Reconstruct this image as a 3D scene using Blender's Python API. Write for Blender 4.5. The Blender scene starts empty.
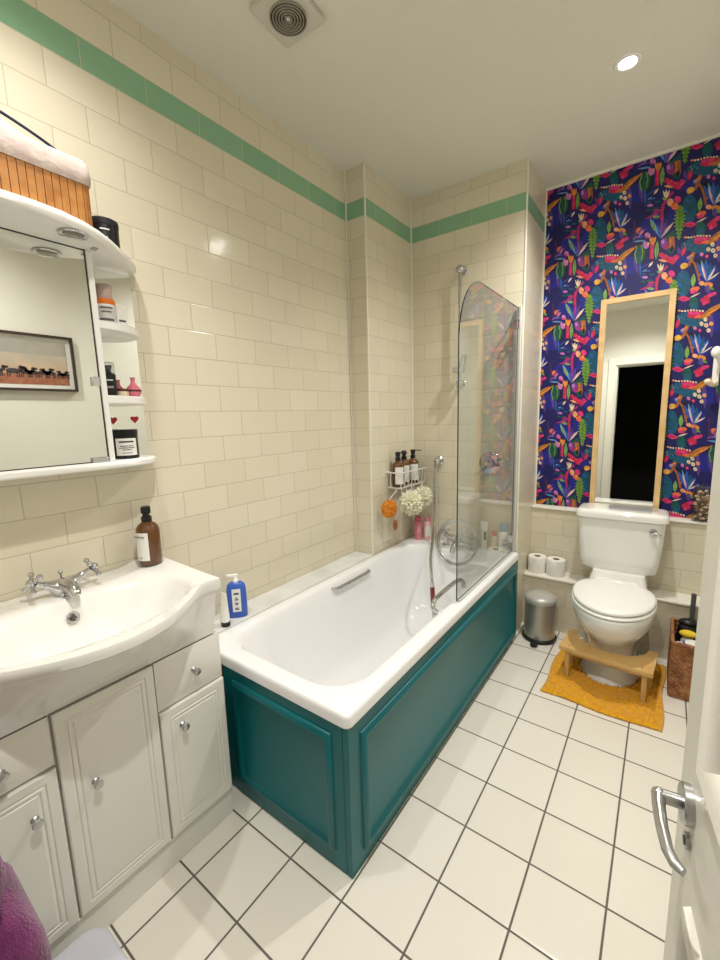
import bpy, bmesh, math, random
from mathutils import Vector, Matrix, noise
random.seed(7)
PI = math.pi
S = bpy.context.scene
COL = S.collection

# ------------------------------------------------------------------ camera
cam_d = bpy.data.cameras.new('camera')
cam = bpy.data.objects.new('camera', cam_d); COL.objects.link(cam)
CX, CY, CZ = 1.4702, -0.6178, 1.3358
yaw, pit, rol = -0.6341, -0.1516, -0.0275
fwd = Vector((math.sin(yaw)*math.cos(pit), math.cos(yaw)*math.cos(pit), math.sin(pit)))
rt = Vector((math.cos(yaw), -math.sin(yaw), 0)); up = rt.cross(fwd)
r2 = rt*math.cos(rol)+up*math.sin(rol); u2 = -rt*math.sin(rol)+up*math.cos(rol)
mw = Matrix((( r2.x, u2.x, -fwd.x, CX), (r2.y, u2.y, -fwd.y, CY), (r2.z, u2.z, -fwd.z, CZ), (0, 0, 0, 1)))
cam.matrix_world = mw
cam_d.sensor_fit = 'HORIZONTAL'; cam_d.sensor_width = 36; cam_d.lens = 416.47/720*36
cam_d.clip_start = .02
S.camera = cam
# ------------------------------------------------------------------ world, lamps, exposure
w = bpy.data.worlds.new('world'); S.world = w; w.use_nodes = True
w.node_tree.nodes['Background'].inputs[0].default_value = (.9, .95, 1, 1)
w.node_tree.nodes['Background'].inputs[1].default_value = .02
S.view_settings.view_transform = 'Standard'; S.view_settings.look = 'None'
S.view_settings.gamma = 1; S.view_settings.use_curve_mapping = False
S.view_settings.exposure = 0.95
LAMP_W = 9.0
H = 2.618
LAMPS = [(1.262, 1.428), (1.2, -.27), (.43, -.22)]
LAMP_POWER = [1.2, 1.15, .52]

# ------------------------------------------------------------------ materials
def lin(c):
    return tuple((x/12.92 if x <= .04045 else ((x+.055)/1.055)**2.4) for x in (v/255 for v in c))
MATS = {}
def mat(name, rgb=(200, 200, 200), rough=.5, metal=0, spec=None, noise_amt=0, noise_scale=20, bump=0, bump_scale=60, coat=0, sheen=0, trans=0, ior=1.45, emit=0, rgb2=None, sub=0):
    if name in MATS: return MATS[name]
    m = bpy.data.materials.new(name); m.use_nodes = True; MATS[name] = m
    nt = m.node_tree; b = nt.nodes['Principled BSDF']
    c = lin(rgb)+(1,)
    b.inputs['Base Color'].default_value = c
    b.inputs['Roughness'].default_value = rough
    b.inputs['Metallic'].default_value = metal
    b.inputs['IOR'].default_value = ior
    if spec is not None: b.inputs['Specular IOR Level'].default_value = spec
    b.inputs['Coat Weight'].default_value = coat
    b.inputs['Coat Roughness'].default_value = .08
    b.inputs['Sheen Weight'].default_value = sheen
    b.inputs['Transmission Weight'].default_value = trans
    if sub: b.inputs['Subsurface Weight'].default_value = sub
    if emit:
        b.inputs['Emission Color'].default_value = (1, .96, .88, 1); b.inputs['Emission Strength'].default_value = emit
    tc = nt.nodes.new('ShaderNodeTexCoord')
    if noise_amt or rgb2:
        n = nt.nodes.new('ShaderNodeTexNoise'); n.inputs['Scale'].default_value = noise_scale; n.inputs['Detail'].default_value = 5
        nt.links.new(tc.outputs['Object'], n.inputs['Vector'])
        mx = nt.nodes.new('ShaderNodeMix'); mx.data_type = 'RGBA'
        c2 = lin(rgb2)+(1,) if rgb2 else tuple(v*(1-noise_amt) for v in c[:3])+(1,)
        mx.inputs[6].default_value = c; mx.inputs[7].default_value = c2
        rp = nt.nodes.new('ShaderNodeValToRGB'); rp.color_ramp.elements[0].position = .35; rp.color_ramp.elements[1].position = .65
        nt.links.new(n.outputs['Fac'], rp.inputs[0]); nt.links.new(rp.outputs[0], mx.inputs[0]); nt.links.new(mx.outputs[2], b.inputs['Base Color'])
    if bump:
        n2 = nt.nodes.new('ShaderNodeTexNoise'); n2.inputs['Scale'].default_value = bump_scale; n2.inputs['Detail'].default_value = 4
        nt.links.new(tc.outputs['Object'], n2.inputs['Vector'])
        bp = nt.nodes.new('ShaderNodeBump'); bp.inputs['Strength'].default_value = bump; bp.inputs['Distance'].default_value = .004
        nt.links.new(n2.outputs['Fac'], bp.inputs['Height']); nt.links.new(bp.outputs[0], b.inputs['Normal'])
    return m

def tile_mat(name, rgb, rgb2, grout, bw, rh, mortar, offset, rough, coat=0, bump=.35, wav=.25):
    m = bpy.data.materials.new(name); m.use_nodes = True; MATS[name] = m
    nt = m.node_tree; b = nt.nodes['Principled BSDF']; L = nt.links.new
    uv = nt.nodes.new('ShaderNodeUVMap'); uv.uv_map = 'UVMap'
    br = nt.nodes.new('ShaderNodeTexBrick'); L(uv.outputs[0], br.inputs['Vector'])
    br.offset = offset; br.offset_frequency = 2; br.squash = 1
    br.inputs['Color1'].default_value = lin(rgb)+(1,); br.inputs['Color2'].default_value = lin(rgb2)+(1,)
    br.inputs['Mortar'].default_value = lin(grout)+(1,)
    br.inputs['Scale'].default_value = 1; br.inputs['Mortar Size'].default_value = mortar
    br.inputs['Mortar Smooth'].default_value = .25; br.inputs['Bias'].default_value = 0
    br.inputs['Brick Width'].default_value = bw; br.inputs['Row Height'].default_value = rh
    L(br.outputs['Color'], b.inputs['Base Color'])
    rr = nt.nodes.new('ShaderNodeMapRange'); rr.inputs[3].default_value = rough; rr.inputs[4].default_value = .8
    L(br.outputs['Fac'], rr.inputs[0]); L(rr.outputs[0], b.inputs['Roughness'])
    # wide soft edge so every tile has a cushioned rim
    b2 = nt.nodes.new('ShaderNodeTexBrick'); L(uv.outputs[0], b2.inputs['Vector'])
    b2.offset = offset; b2.offset_frequency = 2; b2.squash = 1
    for k, v in (('Scale', 1), ('Mortar Size', mortar*3), ('Mortar Smooth', 1), ('Brick Width', bw), ('Row Height', rh)): b2.inputs[k].default_value = v
    tc = nt.nodes.new('ShaderNodeTexCoord')
    n = nt.nodes.new('ShaderNodeTexNoise'); n.inputs['Scale'].default_value = 9; n.inputs['Detail'].default_value = 2
    L(tc.outputs['Object'], n.inputs['Vector'])
    inv = nt.nodes.new('ShaderNodeMath'); inv.operation = 'SUBTRACT'; inv.inputs[0].default_value = 1; L(b2.outputs['Fac'], inv.inputs[1])
    bp = nt.nodes.new('ShaderNodeBump'); bp.inputs['Strength'].default_value = bump; bp.inputs['Distance'].default_value = .0015; L(inv.outputs[0], bp.inputs['Height'])
    bp2 = nt.nodes.new('ShaderNodeBump'); bp2.inputs['Strength'].default_value = wav; bp2.inputs['Distance'].default_value = .004
    L(n.outputs['Fac'], bp2.inputs['Height']); L(bp.outputs[0], bp2.inputs['Normal']); L(bp2.outputs[0], b.inputs['Normal'])
    b.inputs['Coat Weight'].default_value = coat
    return m

TILE = tile_mat('cream_wall_tile', (226, 218, 195), (221, 212, 188), (184, 173, 146), .1965, .1005, .0012, .5, .13)
STRIPE = tile_mat('green_stripe_tile', (140, 184, 150), (134, 179, 146), (190, 196, 160), .1965, .1005, .0012, .5, .13)
FLOORT = tile_mat('floor_tile', (238, 233, 220), (234, 229, 215), (104, 98, 90), .2, .2, .0032, 0, .22, wav=.1)
M_ceil = mat('ceiling_paint', (226, 224, 212), .9, bump=.5, bump_scale=130)
M_wall = mat('painted_wall', (232, 230, 218), .8, bump=.08, bump_scale=200)
M_white = mat('white_gloss', (243, 242, 236), .25, coat=.3)
M_acr = mat('bath_acrylic', (246, 246, 246), .12, coat=.5)
M_cer = mat('white_ceramic', (240, 239, 233), .09, coat=.6)
M_van = mat('vanity_white', (237, 235, 226), .3, coat=.2)
M_trim = mat('trim_white', (238, 236, 222), .4)
M_teal = mat('teal_paint', (0, 100, 106), .38, rgb2=(0, 104, 110), noise_scale=3)
M_chr = mat('chrome', (205, 205, 208), .08, 1)
M_sat = mat('satin_steel', (190, 190, 190), .3, 1)
M_sat2 = mat('brushed_bin', (190, 187, 178), .42, .75)
M_blk = mat('black_plastic', (22, 22, 24), .35)
M_amber = mat('amber_glass', (98, 58, 20), .1, coat=.5)
M_label = mat('paper_label', (236, 234, 228), .6)
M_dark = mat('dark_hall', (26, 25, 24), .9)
M_mirror = mat('mirror_silver', (240, 242, 238), .005, 1)
M_oak = mat('pale_wood', (222, 190, 138), .45, rgb2=(208, 172, 118), noise_scale=14)
M_pine = mat('bamboo_stool_wood', (222, 184, 120), .4, rgb2=(208, 166, 100), noise_scale=10)
M_door = mat('door_paint', (222, 219, 206), .35, bump=.15, bump_scale=60)
def glass_mat():
    m = bpy.data.materials.new('screen_glass'); m.use_nodes = True; nt = m.node_tree
    nt.nodes.remove(nt.nodes['Principled BSDF']); o = nt.nodes['Material Output']
    t = nt.nodes.new('ShaderNodeBsdfTransparent'); t.inputs[0].default_value = (.93, .945, .94, 1)
    g = nt.nodes.new('ShaderNodeBsdfGlossy'); g.inputs['Roughness'].default_value = .0
    ge = nt.nodes.new('ShaderNodeNewGeometry'); dt = nt.nodes.new('ShaderNodeVectorMath'); dt.operation = 'DOT_PRODUCT'
    nt.links.new(ge.outputs['Incoming'], dt.inputs[0]); nt.links.new(ge.outputs['Normal'], dt.inputs[1])
    def mth(op, a, v):
        q = nt.nodes.new('ShaderNodeMath'); q.operation = op
        for i_, z in enumerate((a, v)):
            if isinstance(z, (int, float)): q.inputs[i_].default_value = z
            elif z is not None: nt.links.new(z, q.inputs[i_])
        return q
    ab = mth('ABSOLUTE', dt.outputs['Value'], None); om = mth('SUBTRACT', 1, ab.outputs[0]); pw = mth('POWER', om.outputs[0], 4.0); ml = mth('MULTIPLY', pw.outputs[0], .9); f = mth('ADD', ml.outputs[0], .045)
    x = nt.nodes.new('ShaderNodeMixShader')
    nt.links.new(f.outputs[0], x.inputs[0]); nt.links.new(t.outputs[0], x.inputs[1]); nt.links.new(g.outputs[0], x.inputs[2]); nt.links.new(x.outputs[0], o.inputs[0])
    return m
M_glass = glass_mat()
M_gedge = mat('glass_edge', (60, 72, 70), .1, coat=.5)

# ------------------------------------------------------------------ mesh builder
class MB:
    def __init__(s): s.v = []; s.f = []; s.m = []
    def add(s, vs, fs, mi=0):
        o = len(s.v); s.v += [tuple(v) for v in vs]; s.f += [tuple(i+o for i in f) for f in fs]; s.m += [mi]*len(fs); return s
    def box(s, x0, x1, y0, y1, z0, z1, mi=0):
        vs = [(x, y, z) for x in (x0, x1) for y in (y0, y1) for z in (z0, z1)]
        return s.add(vs, [(0, 1, 3, 2), (4, 6, 7, 5), (0, 4, 5, 1), (2, 3, 7, 6), (0, 2, 6, 4), (1, 5, 7, 3)], mi)
    def loft(s, rings, c0=True, c1=True, closed=True, mi=0):
        n = len(rings[0]); vs = [p for r in rings for p in r]; fs = []
        for i in range(len(rings)-1):
            for j in range(n if closed else n-1):
                k = (j+1) % n; fs.append((i*n+j, i*n+k, (i+1)*n+k, (i+1)*n+j))
        if c0: fs.append(tuple(reversed(range(n))))
        if c1: fs.append(tuple((len(rings)-1)*n+j for j in range(n)))
        return s.add(vs, fs, mi)
    def lathe(s, prof, c=(0, 0, 0), axis='z', n=32, mi=0):
        rings = []
        for (r, h) in prof:
            ring = []
            for k in range(n):
                a = 2*PI*k/n; p = (max(r, 1e-5)*math.cos(a), max(r, 1e-5)*math.sin(a), h)
                if axis == 'x': p = (p[2], p[0], p[1])
                elif axis == 'y': p = (p[1], p[2], p[0])
                elif axis == '-x': p = (-p[2], p[1], p[0])
                elif axis == '-y': p = (p[0], -p[2], p[1])
                ring.append((p[0]+c[0], p[1]+c[1], p[2]+c[2]))
            rings.append(ring)
        return s.loft(rings, mi=mi)
    def tube(s, pts, r, n=10, closed=False, mi=0):
        P = [Vector(p) for p in pts]; m = len(P); rings = []; nrm = None
        for i in range(m):
            if closed: t = (P[(i+1) % m]-P[i-1])
            else: t = P[min(i+1, m-1)]-P[max(i-1, 0)]
            t.normalize()
            if nrm is None:
                nrm = t.cross(Vector((0, 0, 1)))
                if nrm.length < .05: nrm = t.cross(Vector((1, 0, 0)))
            nrm = nrm - t*nrm.dot(t)
            nrm.normalize(); bn = t.cross(nrm)
            rr = r[i] if isinstance(r, (list, tuple)) else r
            rings.append([tuple(P[i]+(nrm*math.cos(2*PI*k/n)+bn*math.sin(2*PI*k/n))*rr) for k in range(n)])
        if closed: rings.append(rings[0]); return s.loft(rings, False, False, mi=mi)
        return s.loft(rings, mi=mi)
    def sphere(s, c, r, n=16, m=10, mi=0):
        rx, ry, rz = r if isinstance(r, (tuple, list)) else (r, r, r)
        rings = []
        for i in range(m+1):
            a = -PI/2+PI*i/m; q = max(math.cos(a), 1e-4)
            rings.append([(c[0]+rx*q*math.cos(2*PI*k/n), c[1]+ry*q*math.sin(2*PI*k/n), c[2]+rz*math.sin(a)) for k in range(n)])
        return s.loft(rings, mi=mi)
    def ringbox(s, outs, fn, mi=0):   # nested rectangles [(inset, depth)...] mapped through fn(a, b, d)
        return s
    def xf(s, M):
        s.v = [tuple(M @ Vector(v)) for v in s.v]; return s
    def build(s, name, mats, parent=None, world=False, bevel=0, smooth=35, seg=2, pivot=None, subd=0):
        vs = [Vector(v) for v in s.v]
        off = Vector((0, 0, 0))
        if world:
            if parent is not None: off = parent.location.copy()
            elif pivot is not None: off = Vector(pivot)
            else:
                off = Vector(((min(v.x for v in vs)+max(v.x for v in vs))/2, (min(v.y for v in vs)+max(v.y for v in vs))/2, min(v.z for v in vs)))
        me = bpy.data.meshes.new(name); me.from_pydata([v-off for v in vs], [], s.f)
        ml = mats if isinstance(mats, (list, tuple)) else [mats]
        for m in ml: me.materials.append(m)
        for p, i in zip(me.polygons, s.m): p.material_index = i
        bm = bmesh.new(); bm.from_mesh(me); bmesh.ops.remove_doubles(bm, verts=bm.verts, dist=1e-6)
        if not getattr(s, 'keep', False): bmesh.ops.recalc_face_normals(bm, faces=bm.faces)
        bm.to_mesh(me); bm.free()
        if smooth:
            for p in me.polygons: p.use_smooth = True
            me.set_sharp_from_angle(angle=math.radians(smooth))
        o = bpy.data.objects.new(name, me); COL.objects.link(o)
        if parent is not None: o.parent = parent
        elif world: o.location = off
        if bevel:
            b = o.modifiers.new('bevel', 'BEVEL'); b.width = bevel; b.segments = seg; b.limit_method = 'ANGLE'; b.angle_limit = math.radians(40)
        if subd:
            d = o.modifiers.new('subd', 'SUBSURF'); d.levels = subd; d.render_levels = subd
        return o
def empty(name, loc, rz=0):
    o = bpy.data.objects.new(name, None); COL.objects.link(o); o.location = loc; o.rotation_euler = (0, 0, rz); o.empty_display_size = .05
    return o
def tag(o, label, cat=None, group=None, kind=None):
    if label: o['label'] = label
    if cat: o['category'] = cat
    if group: o['group'] = group
    if kind: o['kind'] = kind
    return o
def struct(o, label=None):
    o['kind'] = 'structure'
    if label: o['label'] = label
    return o
def copy_tree(o, loc=None, rz=None, label=None):
    c = o.copy(); COL.objects.link(c)
    for ch in o.children:
        d = ch.copy(); COL.objects.link(d); d.parent = c
        for g in ch.children:
            e = g.copy(); COL.objects.link(e); e.parent = d
    if loc: c.location = loc
    if rz is not None: c.rotation_euler = (0, 0, rz)
    if label: c['label'] = label
    return c
def rrect(x0, x1, y0, y1, r, z, n=8):
    pts = []
    for cx_, cy_, a0 in ((x1-r, y1-r, 0), (x0+r, y1-r, PI/2), (x0+r, y0+r, PI), (x1-r, y0+r, 3*PI/2)):
        for k in range(n+1):
            a = a0+PI/2*k/n; pts.append((cx_+r*math.cos(a), cy_+r*math.sin(a), z))
    return pts
def text(name, s, size, m, parent, loc, rot, ext=.0003, align='CENTER'):
    c = bpy.data.curves.new(name, 'FONT'); c.body = s; c.size = size; c.extrude = ext; c.align_x = align; c.align_y = 'CENTER'
    c.materials.append(m); o = bpy.data.objects.new(name, c); COL.objects.link(o); me = bpy.data.meshes.new_from_object(o); bpy.data.objects.remove(o)
    o = bpy.data.objects.new(name, me); COL.objects.link(o); o.parent = parent; o.location = loc; o.rotation_euler = rot
    return o

# ------------------------------------------------------------------ room shell
ZB, ZT = 2.376, 2.461
XB, YA, YB, XC, YD, YH, YL, W, Y0 = .125, 1.320, 1.809, .809, 2.2, 2.137, 2.0, 1.76, -.95
def tiled(name, x0, x1, y0, y1, z0, z1, ux=0, uy=.046, label=None, top=True):
    b = MB(); uvs = []
    bands = [(z0, min(z1, ZB), 0), (ZB, ZT, 1), (ZT, z1, 0)] if z1 > ZT else [(z0, z1, 0)]
    def V(z): return z-ZB if z <= ZB else (z-ZB)*.1005/.085 if z <= ZT+1e-6 else .1005+(z-ZT)
    for za, zb, mi in bands:
        V0 = V(za+1e-7) if za < ZB else (0 if mi else .1005); V1 = V(zb)
        for (ax, ay, bx, by, kind) in ((x1, y0, x1, y1, 'x'), (x0, y1, x0, y0, 'x'), (x1, y1, x0, y1, 'y'), (x0, y0, x1, y0, 'y')):
            ua = ((ay-uy) if kind == 'x' else (ax-ux))+.09825; ub = ((by-uy) if kind == 'x' else (bx-ux))+.09825
            b.add([(ax, ay, za), (bx, by, za), (bx, by, zb), (ax, ay, zb)], [(0, 1, 2, 3)], mi); uvs.append([(ua, V0), (ub, V0), (ub, V1), (ua, V1)])
    for z, fl in ((z0, 1), (z1, 0)):
        q = [(x0, y0), (x1, y0), (x1, y1), (x0, y1)]
        if fl: q = q[::-1]
        b.add([(x, y, z) for x, y in q], [(0, 1, 2, 3)], 0); uvs.append([(x-ux, y-uy+.03) for x, y in q])
    me = bpy.data.meshes.new(name); me.from_pydata(b.v, [], b.f); me.materials.append(TILE); me.materials.append(STRIPE)
    ul = me.uv_layers.new(name='UVMap')
    for p, i, uv in zip(me.polygons, b.m, uvs):
        p.material_index = i
        for li, c in zip(p.loop_indices, uv): ul.data[li].uv = c
    o = bpy.data.objects.new(name, me); COL.objects.link(o); return struct(o, label)
def sbox(name, m, *a, label=None, bevel=0):
    return struct(MB().box(*a).build(name, m, world=True, bevel=bevel), label)

fl = MB().box(-.1, W+.1, Y0-.1, YD+.1, -.1, 0); fo = fl.build('floor', FLOORT, smooth=0)
ul = fo.data.uv_layers.new(name='UVMap')
for p in fo.data.polygons:
    for li in p.loop_indices:
        c = fo.data.vertices[fo.data.loops[li].vertex_index].co; ul.data[li].uv = (c.x-.8265, c.y-.115)
struct(fo, 'cream square floor tiles with dark grey grout')
sbox('ceiling', M_ceil, -.1, W+.1, Y0-.1, YD+.1, H, H+.1)
tiled('wall_left', -.1, 0, Y0, YD, 0, H)
tiled('wall_left.001', 0, XB, YA, YB, 0, H, ux=.125)             # boxed column
tiled('wall_nook', 0, XC, YB, YD, 0, H, ux=.312, uy=.046)         # end wall of the bath
sbox('wall_back', M_wall, XC-.1, W+.1, YD, YD+.1, 0, H)
sbox('wall_right', M_wall, W, W+.1, Y0-.1, YD, 0, H)
DX0, DX1, DZ = .93, 1.70, 2.0
ARX = DX0
sbox('wall_front', M_wall, -.1, DX0, Y0-.1, Y0, 0, H)
sbox('wall_front.001', M_wall, DX1, W, Y0-.1, Y0, 0, H)
sbox('wall_front.002', M_wall, DX0, DX1, Y0-.1, Y0, DZ, H)
fr = MB()
fr.box(DX0-.065, DX0+.012, Y0, Y0+.02, 0, DZ+.065); fr.box(DX1-.012, DX1+.05, Y0, Y0+.02, 0, DZ+.065); fr.box(DX0+.012, DX1-.012, Y0, Y0+.02, DZ-.012, DZ+.065)
fr.box(DX0, DX0+.03, Y0-.1, Y0, 0, DZ); fr.box(DX1-.03, DX1, Y0-.1, Y0, 0, DZ); fr.box(DX0+.03, DX1-.03, Y0-.1, Y0, DZ-.03, DZ)
struct(fr.build('trim_1', M_trim, world=True, bevel=.003), 'white architrave round the dark doorway')
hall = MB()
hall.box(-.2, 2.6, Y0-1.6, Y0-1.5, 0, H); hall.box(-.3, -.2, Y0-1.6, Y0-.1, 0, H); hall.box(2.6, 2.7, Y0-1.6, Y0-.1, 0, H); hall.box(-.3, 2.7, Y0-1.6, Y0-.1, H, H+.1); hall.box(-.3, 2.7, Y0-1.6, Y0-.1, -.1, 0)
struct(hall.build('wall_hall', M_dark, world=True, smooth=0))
# half-height tiled wall and lower boxing behind the toilet
tiled('wall_back.001', XC, W, YH, YD, 0, .728, ux=.80, uy=.046)
tiled('wall_back.002', XC, W, YL, YH, 0, .322, ux=.85, uy=.046)
sbox('trim_2', M_trim, XC, W, YH-.012, YD, .728, .742, bevel=.004, label='white ledge at the foot of the floral wallpaper')
sbox('trim_3', M_trim, XC, W, YL-.012, YH, .322, .337, bevel=.004, label='white ledge carrying the toilet rolls')
tr = 4
for (x, y, z0, z1) in ((.004, YA-.004, .53, H), (XB, YA, .53, H), (XB+.004, YB-.004, .53, H), (XC, YB, .53, H), (XC+.004, YD-.004, .742, H)):
    sbox('trim_%d' % tr, M_trim, x-.004, x+.004, y-.004, y+.004, z0, z1, bevel=.0015); tr += 1
sbox('trim_9', M_trim, XC, W, YD-.012, YD, H-.012, H)

# tiled ledge between the bath and the wall
lg = MB().box(0, XB+.004, .145, YA, .40, .531); lo = lg.build('trim_10', mat('ledge_marble', (236, 236, 232), .2, rgb2=(218, 218, 214), noise_scale=7), world=True, bevel=.004)
struct(lo, 'white marbled tile ledge along the bath')
for y in (.35, .55, .75, .95, 1.15):
    pass

# ------------------------------------------------------------------ wallpaper (flat printed motifs, one structure mesh)
PC = dict(navy=(22, 20, 98), ink=(10, 10, 46), teal=(6, 86, 118), dgreen=(8, 84, 76), green=(116, 158, 40), sage=(128, 172, 92), pink=(226, 52, 126), crim=(206, 34, 78), coral=(246, 112, 78),
          peach=(248, 172, 122), orange=(232, 142, 62), must=(188, 124, 34), purple=(132, 66, 156), violet=(88, 62, 150), blue=(38, 92, 184), lblue=(108, 156, 214), lilac=(206, 124, 202), cream=(240, 218, 190), brown=(172, 96, 52), mag=(180, 40, 116), plum=(74, 34, 92), royal=(24, 30, 140), yel=(236, 178, 66))
PK = list(PC); PM = [mat('print_'+k, PC[k], .55, rgb2=tuple(int(v*.82) for v in PC[k]), noise_scale=60) for k in PK]
MO = []
def E(x, y, rx, ry, c, rot=0, n=14):
    a = math.radians(rot); MO.append(([(x+rx*math.cos(t)*math.cos(a)-ry*math.sin(t)*math.sin(a), y+rx*math.cos(t)*math.sin(a)+ry*math.sin(t)*math.cos(a)) for t in [2*PI*k/n for k in range(n)]], c))
def LF(x0, y0, x1, y1, wd, c, bulge=.5, n=8):        # pointed leaf from base to tip
    dx, dy = x1-x0, y1-y0; l = math.hypot(dx, dy); nx, ny = -dy/l, dx/l; A = []; B = []
    for k in range(n+1):
        t = k/n; q = wd/2*math.sin(PI*t**(math.log(.5)/math.log(bulge)))
        A.append((x0+dx*t+nx*q, y0+dy*t+ny*q)); B.append((x0+dx*t-nx*q, y0+dy*t-ny*q))
    MO.append((A+B[::-1][1:-1], c))
def SK(pts, wd, c, taper=1):
    for i in range(len(pts)-1):
        (x0, y0), (x1, y1) = pts[i], pts[i+1]; dx, dy = x1-x0, y1-y0; l = math.hypot(dx, dy); nx, ny = -dy/l, dx/l
        w0 = wd*(1-(1-taper)*i/(len(pts)-1))/2; w1 = wd*(1-(1-taper)*(i+1)/(len(pts)-1))/2
        MO.append(([(x0+nx*w0-dx/l*2, y0+ny*w0-dy/l*2), (x1+nx*w1+dx/l*2, y1+ny*w1+dy/l*2), (x1-nx*w1+dx/l*2, y1-ny*w1+dy/l*2), (x0-nx*w0-dx/l*2, y0-ny*w0-dy/l*2)], c))
def PG(pts, c): MO.append((pts, c))
E(440, 375, 50, 85, 'teal'); E(500, 130, 90, 38, 'teal', -12); E(560, 610, 110, 30, 'teal', -8); E(235, 470, 55, 70, 'royal'); E(590, 300, 70, 60, 'royal'); E(120, 660, 55, 70, 'ink')
E(400, 690, 60, 40, 'royal'); E(170, 480, 60, 40, 'royal'); E(330, 420, 34, 50, 'royal'); E(650, 600, 40, 60, 'plum'); E(60, 740, 60, 60, 'royal'); E(540, 255, 50, 40, 'ink')
SK([(690, 300), (700, 420)], 18, 'plum'); LF(640, 665, 628, 545, 34, 'violet')
LF(105, 800, 78, 640, 30, 'violet'); LF(128, 820, 118, 690, 16, 'blue'); LF(660, 240, 645, 120, 26, 'violet')
for q in range(5): E(425+10*math.sin(q*2), 330+q*28, 20-q, 6, 'dgreen' if q % 2 else 'blue', 30)
# dark green pod with light rib
E(118, 662, 40, 62, 'dgreen', 8); SK([(128, 605), (138, 650), (130, 700)], 11, 'green', .5); SK([(95, 620), (82, 670), (96, 720)], 7, 'sage')
# small horizontal dashes
for x, y, a, b_, c in ((178, 352, 22, 9, 'lilac'), (214, 372, 24, 7, 'dgreen'), (170, 330, 16, 6, 'teal'), (226, 385, 27, 9, 'mag'), (228, 330, 22, 7, 'teal'), (170, 382, 20, 7, 'dgreen'), (214, 402, 22, 6, 'purple'), (196, 310, 18, 6, 'blue')): E(x, y, a, b_, c, -6)
LF(140, 440, 250, 396, 15, 'mag'); E(222, 424, 24, 9, 'sage', -4); SK([(150, 292), (205, 258)], 5, 'blue'); LF(200, 285, 232, 246, 14, 'cream'); LF(158, 318, 190, 300, 9, 'lblue')
# magenta stem with three cream buds
SK([(330, 272), (290, 310), (270, 350), (262, 400), (266, 450), (262, 500), (258, 550)], 17, 'mag', .9); SK([(262, 350), (258, 400), (258, 440)], 14, 'crim'); SK([(268, 460), (264, 540)], 12, 'purple')
for x1, y1 in ((262, 268), (284, 262), (306, 266)): LF(285, 312, x1, y1-8, 14, 'cream'); 
E(276, 312, 16, 8, 'sage')
# blade fan
PG([(258, 560), (205, 500), (178, 440), (215, 470)], 'blue'); LF(258, 560, 180, 430, 26, 'lblue', .6); LF(226, 520, 182, 445, 24, 'sage'); LF(258, 560, 236, 470, 20, 'blue'); LF(258, 560, 300, 436, 20, 'violet', .55); LF(262, 556, 316, 470, 12, 'lilac'); LF(262, 558, 342, 456, 14, 'cream', .6)
PG([(262, 566), (345, 505), (360, 540), (300, 566)], 'dgreen')
# fern tree
tp = []; 
for k in range(9):
    yy = 365+k*22; ww = 10+26*math.sin(PI*min(1, (k+1.2)/8.5)); tp.append((380+ww+6, yy+8)); tp.append((380+ww*.55, yy+14))
tl = [(760-x, y) for x, y in tp][::-1]
PG([(380, 352)]+tp+[(386, 562), (374, 562)]+tl, 'green'); SK([(380, 380), (380, 545)], 3, 'dgreen')
for k in range(6): SK([(380, 400+k*24), (396, 388+k*24)], 3, 'dgreen'); SK([(380, 400+k*24), (364, 388+k*24)], 3, 'dgreen')
# blossom
E(362, 318, 23, 20, 'pink', 20); E(314, 335, 22, 24, 'peach'); E(345, 360, 26, 22, 'coral', 20); E(336, 345, 7, 5, 'ink'); E(352, 350, 14, 12, 'orange')
# yellow bud + brown branch
SK([(500, 180), (484, 225), (470, 262)], 26, 'brown', .6); SK([(470, 205), (510, 250), (530, 300), (542, 350)], 15, 'brown', .9); SK([(562, 262), (545, 320)], 12, 'brown'); SK([(460, 215), (496, 190)], 12, 'orange')
E(442, 264, 26, 18, 'yel', -18); E(432, 274, 14, 12, 'yel')
# crimson hydrangea + brown shell
E(285, 590, 26, 34, 'purple'); E(275, 580, 12, 14, 'lilac'); E(300, 612, 16, 18, 'mag')
PG([(312, 548), (352, 544), (358, 610), (346, 650), (316, 620)], 'brown'); SK([(324, 560), (330, 610)], 6, 'orange'); E(325, 636, 26, 16, 'dgreen', 30); E(338, 622, 12, 20, 'ink', 10)
for x, y, r in ((268, 662, 20), (292, 676, 24), (322, 690, 26), (350, 690, 24), (372, 672, 18), (344, 706, 18)): E(x, y, r, r*.8, 'crim')
for x, y, r in ((300, 668, 9), (330, 682, 8), (362, 668, 8), (280, 684, 8)): E(x, y, r, r*.8, 'pink')
LF(248, 694, 310, 704, 16, 'peach'); LF(390, 668, 352, 700, 14, 'pink')
LF(392, 660, 378, 606, 24, 'violet'); LF(402, 668, 428, 602, 30, 'crim'); LF(440, 690, 466, 660, 12, 'lblue'); E(417, 634, 5, 16, 'pink', 20)
# orange tulip, pink stem, sage leaf
SK([(205, 600), (202, 690)], 27, 'crim'); SK([(206, 610), (204, 680)], 9, 'pink'); LF(232, 702, 238, 568, 44, 'ink'); LF(232, 696, 238, 574, 30, 'sage'); SK([(234, 680), (238, 600)], 3, 'dgreen')
for dx in (-20, 0, 20): LF(205, 604, 205+dx, 548, 22, 'orange')
E(160, 606, 22, 22, 'lilac'); E(150, 590, 12, 10, 'lilac'); E(174, 594, 10, 10, 'peach'); E(168, 540, 20, 17, 'lilac', 20); E(160, 552, 12, 8, 'pink')
E(108, 513, 24, 21, 'coral', -20); LF(92, 528, 126, 494, 18, 'orange')
LF(60, 585, 158, 574, 12, 'lblue'); LF(70, 560, 150, 545, 12, 'blue'); LF(88, 548, 140, 480, 12, 'violet'); LF(98, 560, 150, 500, 9, 'lilac'); LF(60, 575, 100, 545, 14, 'purple')
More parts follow.
